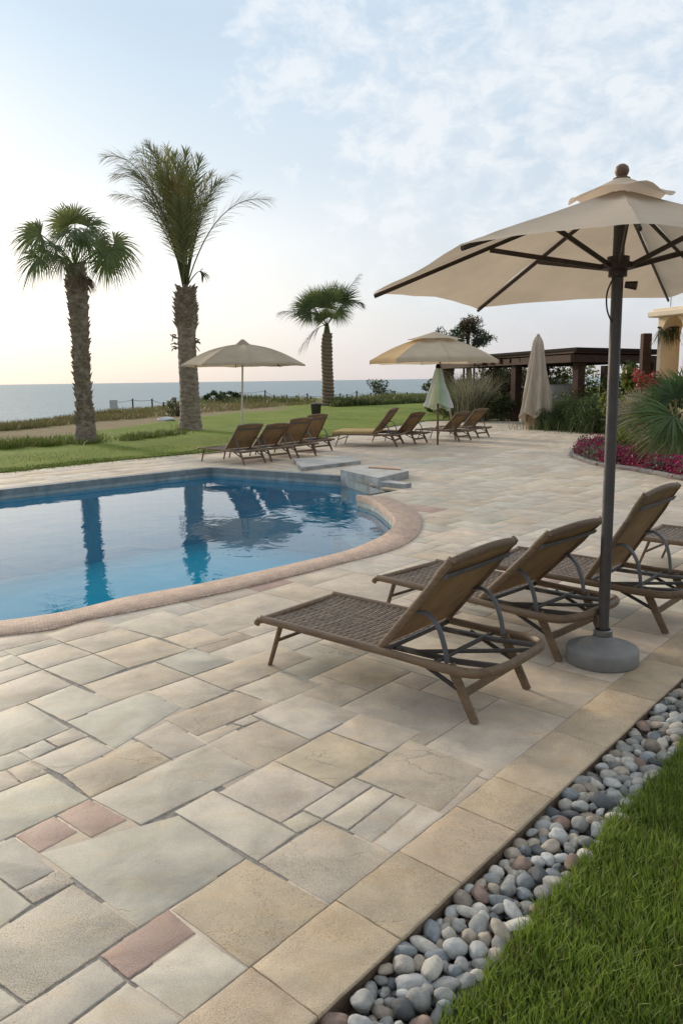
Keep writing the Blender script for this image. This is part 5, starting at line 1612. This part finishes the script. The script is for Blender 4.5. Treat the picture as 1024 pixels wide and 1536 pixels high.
# pale dry reeds below the cream parasol
for i, (u, Y, h_, lab) in enumerate([(708, 33, 2.2, 'tall pale reed clump with arching stems right of the cream parasol pole'), (730, 36, 2.3, 'tall pale reed clump below the right rim of the cream parasol'), (690, 38, 2.0, 'tall pale reed clump behind the cream parasol pole')]):
    p = on(u, 608, Y); n = 520; q = rng.normal(0, .28, (n, 2))
    base = np.concatenate([q + [p.x, p.y], np.full((n, 1), 0)], 1); k = rng.uniform(0, 1, (n, 1))
    o = blades('reed_clump', base, rng.uniform(.5, 1.1, n) * h_, np.full(n, .028), mgrass, lean=.5, tint=np.array([[.13, .13, .07]]) * (1 - k) + np.array([[.30, .28, .19]]) * k, segs=3)
    tag(o, lab, 'reeds', 'pale reeds')
for i, (u, Y, w_, h_, cols, lab) in enumerate([(668, 40, 1.3, .9, DG, 'dark green low bush left of the cream parasol pole'), (700, 34, 1.6, .75, MG, 'low green bush under the pale reeds'), (722, 40, 1.6, 1.3, GY, 'grey green bush between the reed clumps'), (755, 38, 1.2, .8, RD, 'brownish low bush behind the small reddish bush'), (712, 48, 2.6, 1.5, OL, 'broad olive bush behind the reeds')]):
    shrub('low_bush', lab, on(u, 606, Y), (w_, .9, h_), cols, .16, 2000)
# the dark cluster tree over the cream parasol
tr_ = thing('conifer', 'dark tree with tufted top and reddish patch above the cream parasol', 'tree', on(700, 606, 46))
Yt = 46
for cx_, cy_, rx_, rz_, cols, nn_ in [(672, 512, .75, .5, DG, 500), (688, 505, .55, .65, DG, 450), (704, 508, .8, .95, ((.10, .055, .04), (.17, .10, .07)), 1100), (700, 494, .4, .55, DG, 350), (716, 502, .5, .55, DG, 400), (725, 511, .6, .35, DG, 330), (716, 520, .8, .6, ((.07, .09, .07), (.12, .14, .12)), 600), (692, 522, .9, .5, DG, 500)]:
    c = at(cx_, cy_, Yt) - tr_.location
    SD[0] += 1
    V, F, T = leaf_cloud(int(nn_ * .8), (rx_ * 1.35, rx_ * 1.2, rz_ * 1.5), 0, cols, .42, 9, .3, .26, SD[0], hollow=.1)
    V += np.array(c)
    o = npmesh('crown', V, F, mleaf, T)
    o.parent = tr_
# leaf_cloud drops what lies below its own zero, so the tufts are domes; stems fill below
mb = MB(); mb.tube(crom([(0, 0, -.1), (.1, 0, 1.6), (0, 0, 3.6), (.1, 0, 4.4)], 5), [.16] * 10 + [.10] * 5 + [.05], 8)
for cx_, cy_ in ((672, 512), (688, 505), (716, 502), (725, 511), (700, 494)):
    c = at(cx_, cy_, Yt) - tr_.location; mb.tube(crom([(0, 0, 3.2), V3((0, 0, 3.2)).lerp(c, .5) + V3((0, 0, -.1)), c], 4), [.06] * 8 + [.03], 5)
mb.build('trunk', m_twig, tr_)
tk = thing('palm_stump_trunk', 'thick tan palm trunk rising behind the cream parasol', 'palm trunk', on(672, 606, 42))
trunk(tk, [V3((0, 0, -.1)), V3((0, 0, .8)), V3((-.05, 0, 1.8)), V3((-.05, 0, 2.9))], [.50, .40, .33, .33, .36], m_trunk3, .08, ring=.1, ringf=4, boots=(.3, 1), nboot=60)
for (u, Y, hh_, lab) in ((694, 40, 2.9, 'thin grey post behind the cream parasol'), (709, 36, 2.7, 'thin dark post between the pale reeds')):
    mb = MB(); p = on(u, 606, Y); mb.tube([(p.x, p.y, -.05), (p.x + .03, p.y, hh_)], [.06, .05], 8); tag(mb.build('garden_post', m_twig if 'dark' in lab else m_trunk), lab, 'post')

# big fan palm plants in the bed, spiky yucca
def fanplant(label, loc, spec, cols, group=None):
    r = thing('fan_palm_bush', label, 'palm bush', loc, 0, group); L0_ = V3(loc)
    mb = MB(); mb.lathe([(.16, -.05), (.15, .2), (.12, .4), (.06, .5), (0.001, .52)], (0, 0, 0), 10, fn=lambda a, z: 1 + .1 * sin(5 * a + 9 * z)); mb.build('trunk', m_trunk3, r)
    for (u, v, Yf, du, dy, dv, R_, ci_) in spec:
        fan(r, V3((0, 0, .40)), at(u, v - 6, Yf + .75) - L0_, R_ * .95, V3((du, dy, -dv)), cols[ci_], n=34, nrm=(random.uniform(-.3, .3), -.7, .7), droop=.32, span=1.45)
    return r


FC = [(.065, .115, .025), (.14, .16, .045), (.28, .255, .155), (.04, .08, .025)]
fanplant('large fan palm bush with pale drooping tips over the magenta flowers', on(1016, 690, 15.6, .04),
         [(1000, 640, 14.6, -1, -.3, .55, 1.05, 1), (985, 628, 14.8, -1, -.2, .12, .95, 2), (1008, 652, 14.3, -.6, -.6, .8, 1.0, 2), (998, 618, 14.9, -.9, 0, -.35, .9, 0), (1012, 604, 15.1, -.45, .1, -1, .85, 3), (1030, 600, 15.2, .2, .2, -1, .9, 0),
          (1024, 650, 14.2, -.2, -.8, .7, 1.0, 1), (1050, 640, 14.6, .8, -.4, .3, 1.0, 0), (1010, 630, 14.4, -.8, -.5, .4, 1.05, 0), (1004, 610, 15.3, -.75, .2, -.75, .8, 3), (1040, 620, 15.2, .6, .2, -.6, .9, 3), (990, 645, 14.9, -.9, -.4, .9, .8, 1)], FC)
fanplant('smaller pale fan palm bush behind the near parasol pole', on(945, 668, 18.6, .04),
         [(946, 628, 18.5, -.5, -.1, -.6, .75, 2), (958, 618, 18.6, .3, 0, -.9, .75, 2), (938, 640, 18.4, -1, -.2, .1, .7, 1), (965, 636, 18.4, .9, -.2, .1, .75, 2), (950, 648, 18.2, -.2, -.7, .8, .6, 2)], FC)
for (u, Y, lab, hgt, cols) in ((938, 18.0, 'bright yellow green strap leaved plant in the flower bed by the pole', .85, ((.13, .18, .025), (.24, .27, .06))), (930, 16.8, 'dull dry leaved plant at the tip of the flower bed', .35, ((.16, .15, .08), (.24, .22, .12)))):
    p = on(u, 680, Y); r = thing('strap_leaf_plant', lab, 'plant', p); n = 90; mb = MB()
    for i in range(n):
        a = random.uniform(0, 6.28); tl = random.uniform(.15, .9); k = random.random(); c = [x * (1 - k) + y * k for x, y in zip(*cols)]
        blade(mb, V3((cos(a) * .05, sin(a) * .05, .02)), V3((cos(a) * tl, sin(a) * tl, 1)), hgt * random.uniform(.6, 1.2), .055, .28, tuple(c) + (1,), up=V3((cos(a), sin(a), .3)), segs=3)
    mb.build('foliage', mleaf, r, smooth=False)
    mb = MB(); mb.tube([(0, 0, -.05), (0, 0, .12)], [.05, .03], 8); mb.build('stem', m_twig, r)

# magenta flowers
def bed_pts(n):
    o_ = []
    while len(o_) < n:
        u, v = random.uniform(856, 1120), random.uniform(655, 735)
        p = g(u, v, .04)
        if inpoly(p.x, p.y, BED) and p.y < 19.5 and inpoly(p.x - .12, p.y - .05, BED) and inpoly(p.x, p.y - .15, BED): o_.append(p)
    return o_


B = []; Hh = []; Tt = []
cent = bed_pts(620)
Vs = []; Ts = []
rg = np.random.default_rng(5)
for p in cent:
    dns = noise.noise((p.x * 1.3, p.y * 1.3, 2)); red = dns > -.22
    hgt = .20 + .10 * noise.noise((p.x * .9, p.y * .9, 7))
    red_p = rg.uniform(.35, .95)
    for i in range(110):
        q = rg.normal(0, 1, 3) * [.11, .11, .06]; c = np.array([p.x, p.y, .05 + hgt]) + q
        c[2] = max(c[2] - .5 * (abs(q[0]) + abs(q[1])), .05)
        L = rg.uniform(.016, .034); a = rg.normal(0, 1, 3); a /= np.linalg.norm(a); b = np.cross(a, rg.normal(0, 1, 3)); b /= np.linalg.norm(b)
        Vs += [c - a * L, c + b * L * .6, c + a * L, c - b * L * .6]
        if red and rg.random() < red_p: col = (.30, .012, .075) if rg.random() < .6 else (.42, .03, .13)
        else: col = (.11, .10, .06) if rg.random() < .45 else (.20, .18, .14)
        Ts.append(tuple(x * rg.uniform(.6, 1.2) for x in col) + (1,))
Vs = np.array(Vs); o = npmesh('flower_carpet', Vs, np.arange(len(Vs)).reshape(-1, 4), mleaf, np.array(Ts))
tag(o, 'carpet of magenta flowers with grey green leaves in the kerbed bed', 'flowers', kind='stuff')

# pale round wall behind the bank
mb = MB(); p = on(846, 612, 33)
mb.lathe([(.78, -.05), (.78, 1.42), (.74, 1.46), (.66, 1.46), (.66, 1.2), (.001, 1.2)], (p.x, p.y, 0), 40)
tag(mb.build('round_wall', mat('pale_render', (.42, .43, .44), .85, .15, 2, .4, 30)), 'pale grey round rendered wall beside the pergola corner post', 'wall')

# ------------------------------------------------------------------ pergola
m_pw = mat('pergola_wood', (.058, .033, .024), .75, .35, 5, .4, 30, stretch=(1, 1, 3), spec=.15)
m_pf = mat('pergola_fascia', (.062, .034, .023), .75, .3, 3, .4, 40, stretch=(1, 1, 6), spec=.15)
m_proof = mat('pergola_roof', (.024, .020, .018), .9, .2, 4, .3, 30, spec=.1)
m_psof = mat('pergola_soffit', (.26, .165, .09), .7, .25, 6, .4, 20, stretch=(6, 1, 1))
pe = thing('pergola', 'dark brown timber pergola with flat roof between reeds and cream building', 'pergola', on(866, 600, 28, 0))
PL = V3(pe.location)
cN = at(862, 543, 27.5); cL = at(722, 549, 35.0); cR = at(992, 548, 31.0); zb = cN.z; zt_ = at(862, 521, 27.5).z
pl_ = [V3((q.x, q.y, 0)) - PL for q in (cN, cR, V3((cR.x - 2.0, cR.y + 9.5, 0)), V3((cL.x - 1.0, cL.y + 7.0, 0)), cL)]
def inset(poly, d_):
    c = sum(poly, V3()) / len(poly); return [p + (c - p).normalized() * d_ for p in poly]
mb = MB(); prism(mb, [p for p in inset(pl_, -.12)], zt_ - .10, zt_, 0); mb.add([(p.x, p.y, zt_ - .10) for p in inset(pl_, -.12)], [(4, 3, 2, 1, 0)]); mb.build('roof', m_proof, pe, smooth=False)
mb = MB()
for a, b, in zip(pl_, pl_[1:] + pl_[:1]):
    mb.tube([V3((a.x, a.y, zb + .28)), V3((b.x, b.y, zb + .28))], 1, 4, None, 0, (.36 * .7071 / 1.0, .06), V3((0, 0, 1)).lerp(V3((0, 0, 1)), 0)) if False else None
    e = (b - a).normalized(); nn_ = V3((-e.y, e.x, 0)) * .06
    prism(mb, [a, b, b + nn_, a + nn_], zb + .30, zt_ - .10, 0)
fa = mb.build('fascia', m_pf, pe, smooth=False)
mb = MB()
for a, b in zip(inset(pl_, .10), inset(pl_, .10)[1:] + inset(pl_, .10)[:1]):
    e = (b - a).normalized(); nn_ = V3((-e.y, e.x, 0)) * .16
    prism(mb, [a, b, b + nn_, a + nn_], zb, zb + .26, 0); mb.add([(p.x, p.y, zb) for p in (a, b, b + nn_, a + nn_)], [(3, 2, 1, 0)])
mb.build('beam', m_pw, pe, smooth=False)
mb = MB()
ii = inset(pl_, .35); mb.add([(p.x, p.y, zb + .27) for p in ii], [(4, 3, 2, 1, 0)]); mb.build('soffit', m_psof, pe, smooth=False)
mb = MB()
for k in range(9):
    q = (k + .5) / 9; a = pl_[4].lerp(pl_[0], q); b = pl_[3].lerp(pl_[2], q)
    a = a.lerp(b, .04); b = b.lerp(a, .04); e = (b - a).normalized(); nn_ = V3((-e.y, e.x, 0)) * .08
    prism(mb, [a, b, b + nn_, a + nn_], zb + .09, zb + .255, 0); mb.add([(p.x, p.y, zb + .09) for p in (a, b, b + nn_, a + nn_)], [(3, 2, 1, 0)])
mb.build('rafter', m_pw, pe, smooth=False)
for (u, Y, w_) in ((866, 28.3, .30), (773, 32.6, .30), (942, 29.9, .30), (977, 30.6, .34), (815, 37.5, .28), (905, 37.5, .28)):
    p = on(u, 600, Y, 0) - PL; mb = MB(); mb.box((p.x, p.y, zb / 2 - .05), (w_, w_, zb + .1), .4, bev=.015); mb.build('post', m_pw, pe, angle=30)

# ------------------------------------------------------------------ cream building
m_st = mat('cream_stucco', (.82, .66, .45), .9, .10, 1.6, .4, 40)
m_st2 = mat('cream_trim', (.84, .71, .52), .85, .1, 2, .3, 40)
m_in = mat('inner_wall', (.24, .21, .18), .9, .2, 1.5, .3, 30)
YB = 25.0
bx0 = at(986, 500, YB).x; hz0 = lambda v: at(1000, v, YB).z
bd = thing('cream_building', 'cream stucco building with an arched porch and flat cornice', 'building', (bx0, YB, 0), radians(-68))
zc = hz0(476); zs_ = hz0(508); zap = hz0(488); pwid = at(1004, 500, YB).x - bx0; aw = 2.0
# front wall with an arched opening
def arch_wall(mbx, x0, x1, ox0, ox1, zsp, zapx, ztop, y0, y1, n_=16):
    cxm = (ox0 + ox1) / 2; hw_ = (ox1 - ox0) / 2
    xs = [ox0 + (ox1 - ox0) * (1 - cos(pi * i / n_)) / 2 for i in range(n_ + 1)]
    zz = [zsp + (zapx - zsp) * sqrt(max(0, 1 - ((x - cxm) / hw_) ** 2)) for x in xs]
    def quad(a, b): pass
    for (xa, xb) in ((x0, ox0), (ox1, x1)):
        mbx.add([(xa, y0, -.1), (xb, y0, -.1), (xb, y0, ztop), (xa, y0, ztop), (xa, y1, -.1), (xb, y1, -.1), (xb, y1, ztop), (xa, y1, ztop)], [(0, 1, 2, 3), (5, 4, 7, 6), (1, 5, 6, 2), (4, 0, 3, 7), (3, 2, 6, 7)])
    for i in range(n_):
        a, b = (xs[i], zz[i]), (xs[i + 1], zz[i + 1])
        mbx.add([(a[0], y0, a[1]), (b[0], y0, b[1]), (b[0], y0, ztop), (a[0], y0, ztop), (a[0], y1, a[1]), (b[0], y1, b[1]), (b[0], y1, ztop), (a[0], y1, ztop)], [(0, 1, 2, 3), (5, 4, 7, 6), (4, 5, 1, 0), (3, 2, 6, 7)])
mb = MB(); arch_wall(mb, 0, 7, .14, 1.05, zs_, zap + .25, zc, 0, .75); arch_w = mb.build('wall', m_st, bd, angle=30)
mb = MB(); mb.box((3.6, 1.35, zc / 2), (6.6, .3, zc), bev=.01); mb.build('inner_wall', m_st, bd)
mb = MB(); mb.box((3.5, 1.2, zc + .09), (7.4, 2.9, .18), bev=.03); mb.box((3.52, 1.2, zc + .215), (7.2, 2.7, .07), bev=.02); mb.build('cornice', m_st2, bd)
rl = MB()
m_rail = mat('glass_rail_post', (.5, .52, .55), .3, .1, 5, 0, metal=.6)
for k in range(6): rl.tube([(.35 + k * 1.1, .1, zc + .24), (.35 + k * 1.1, .1, zc + 1.15)], .02, 6)
rl.tube([(.3, .1, zc + 1.15), (6.2, .1, zc + 1.15)], .022, 6); rail = rl.build('railing', m_rail, bd)
gl_, t, bs, out = newmat('clear_glass')
bs.inputs['Base Color'].default_value = (.85, .9, .95, 1); bs.inputs['Roughness'].default_value = .05; bs.inputs['Alpha'].default_value = .22
mb = MB(); mb.box((3.2, .1, zc + .68), (5.7, .012, .8), bev=.002); mb.build('glass', gl_, rail)
mb = MB(); mb.box((-.22, .35, 1.5), (.26, .26, 3.1), bev=.02)
sp_ = bd.location; mb.v = [(x + sp_.x, y + sp_.y, z) for x, y, z in mb.v]; tag(mb.build('brown_post', m_pf), 'tall brown post between the pergola and cream building', 'post')
r = thing('hanging_plant', 'trailing green plant hanging in the cream arch', 'plant', at(1002, 494, YB - .1)); mb = MB()
for i in range(90):
    a = random.uniform(0, 6.28); blade(mb, V3((random.uniform(-.3, .3), random.uniform(-.05, .05), random.uniform(-.05, .1))), V3((cos(a) * .6, sin(a) * .3 - .1, -.5)), random.uniform(.2, .5), .035, .5, jcol((.12, .14, .06)), segs=3)
mb.build('foliage', mleaf, r, smooth=False)
mb = MB(); mb.tube([(-.33, .02, .06), (.33, .02, .06)], .03, 6); mb.tube([(0, .02, .06), (0, .02, .30)], .008, 5); mb.build('basket', m_twig, r)

# ------------------------------------------------------------------ coast fence and small things on the lawn
fe = thing('wire_fence', 'thin post and wire fence along the cliff edge before the sea', 'fence', at(330, 600, 60) * 1.0)
fe.location.z = 0; FL = V3(fe.location)
m_fp = mat('fence_post', (.075, .075, .075), .8, .3, 4, .3, 20)
prev = None
wires = MB()
for (u, vb, vt) in [(168, 621, 601), (200, 617, 598), (229, 616, 598), (246, 615, 603), (264, 614, 596), (310, 606, 592), (331, 604, 586), (337, 604, 588), (361, 603, 588), (398, 602, 585), (411, 602, 593), (430, 602, 592), (445, 602, 593), (461, 602, 590), (466, 601, 594), (510, 600, 590), (520, 599, 591), (535, 599, 586), (545, 599, 592), (556, 599, 589), (575, 598, 588), (592, 597, 586), (610, 596, 588), (625, 595, 590)]:
    pb, f_ = land_at(u, vb)
    Yp = min(pb.y, 110)
    a = on(u, vb, Yp, -.2); zt2 = at(u, vt, Yp).z
    mb = MB(); mb.tube([a - FL, V3((a.x, a.y, zt2)) - FL], .035 + .00035 * Yp, 6); mb.build('post', m_fp, fe)
    tp_ = V3((a.x, a.y, zt2 - .08)) - FL
    if prev is not None and abs(prev.y - tp_.y) < 25:
        for dz in (0, -.45):
            m_ = (prev + tp_) / 2 + V3((0, 0, -.06 + dz)); wires.tube(crom([prev + V3((0, 0, dz)), m_, tp_ + V3((0, 0, dz))], 3), .009 + .00012 * Yp, 4)
    prev = tp_
wires.build('wire', m_fp, fe)
p, _ = land_at(170, 622)
mb = MB(); mb.box((p.x + .06, p.y, .36), (.42, .06, .95), .1, bev=.015); mb.tube([(p.x + .06, p.y + .05, -.1), (p.x + .06, p.y + .05, .8)], .03, 6); tag(mb.build('notice_board', mat('white_board', (.50, .52, .54), .6, .08, 4, .1, 20)), 'small pale upright board at the fence behind the leftmost palm', 'board')
p, _ = land_at(250, 632)
bm = pebmesh(3, (.40, .26, .14), 3); me = bpy.data.meshes.new('white_rock'); bm.to_mesh(me); bm.free(); me.materials.append(mat('white_stone', (.55, .56, .56), .8, .15, 3, .4, 20)); me.shade_smooth()
o = bpy.data.objects.new('white_rock', me); COL.objects.link(o); o.location = (p.x, p.y, p.z + .05); tag(o, 'flat white rock in the dry grass left of the feather palm', 'rock')
p = g(474, 628); r = thing('litter_bin', 'small dark bin on the lawn beside the young palm', 'bin', (p.x, p.y, .03))
mb = MB(); mb.lathe([(.17, 0), (.19, .02), (.25, .58), (.255, .60), (.235, .60), (.18, .1), (0.001, .1)], (0, 0, 0), 20); mb.build('body', m_dk, r)
mb = MB(); mb.lathe([(.27, .60), (.28, .62), (.28, .65), (.2, .69), (0.001, .70)], (.03, 0, 0), 20); mb.build('lid', m_dk, r)
for (u, v, w_, h_, cols, lab) in [(268, 625, .6, .55, OL, 'small olive bush left of the feather palm foot'), (322, 606, 1.0, .55, DG, 'small dark bush on the dune below the white-poled parasol left rim'), (345, 604, .9, .5, DG, 'small dark bush on the dune below the middle of the white-poled parasol'),
                                   (570, 598, 1.2, 1.1, DG, 'small dark tree like bush above the far tall grass'), (700, 640, .01, .01, DG, '')]:
    if not lab: continue
    p, _ = land_at(u, v); shrub('dune_bush', lab, p, (w_, w_ * .8, h_), cols, .13 if w_ < .9 else .22, 700)
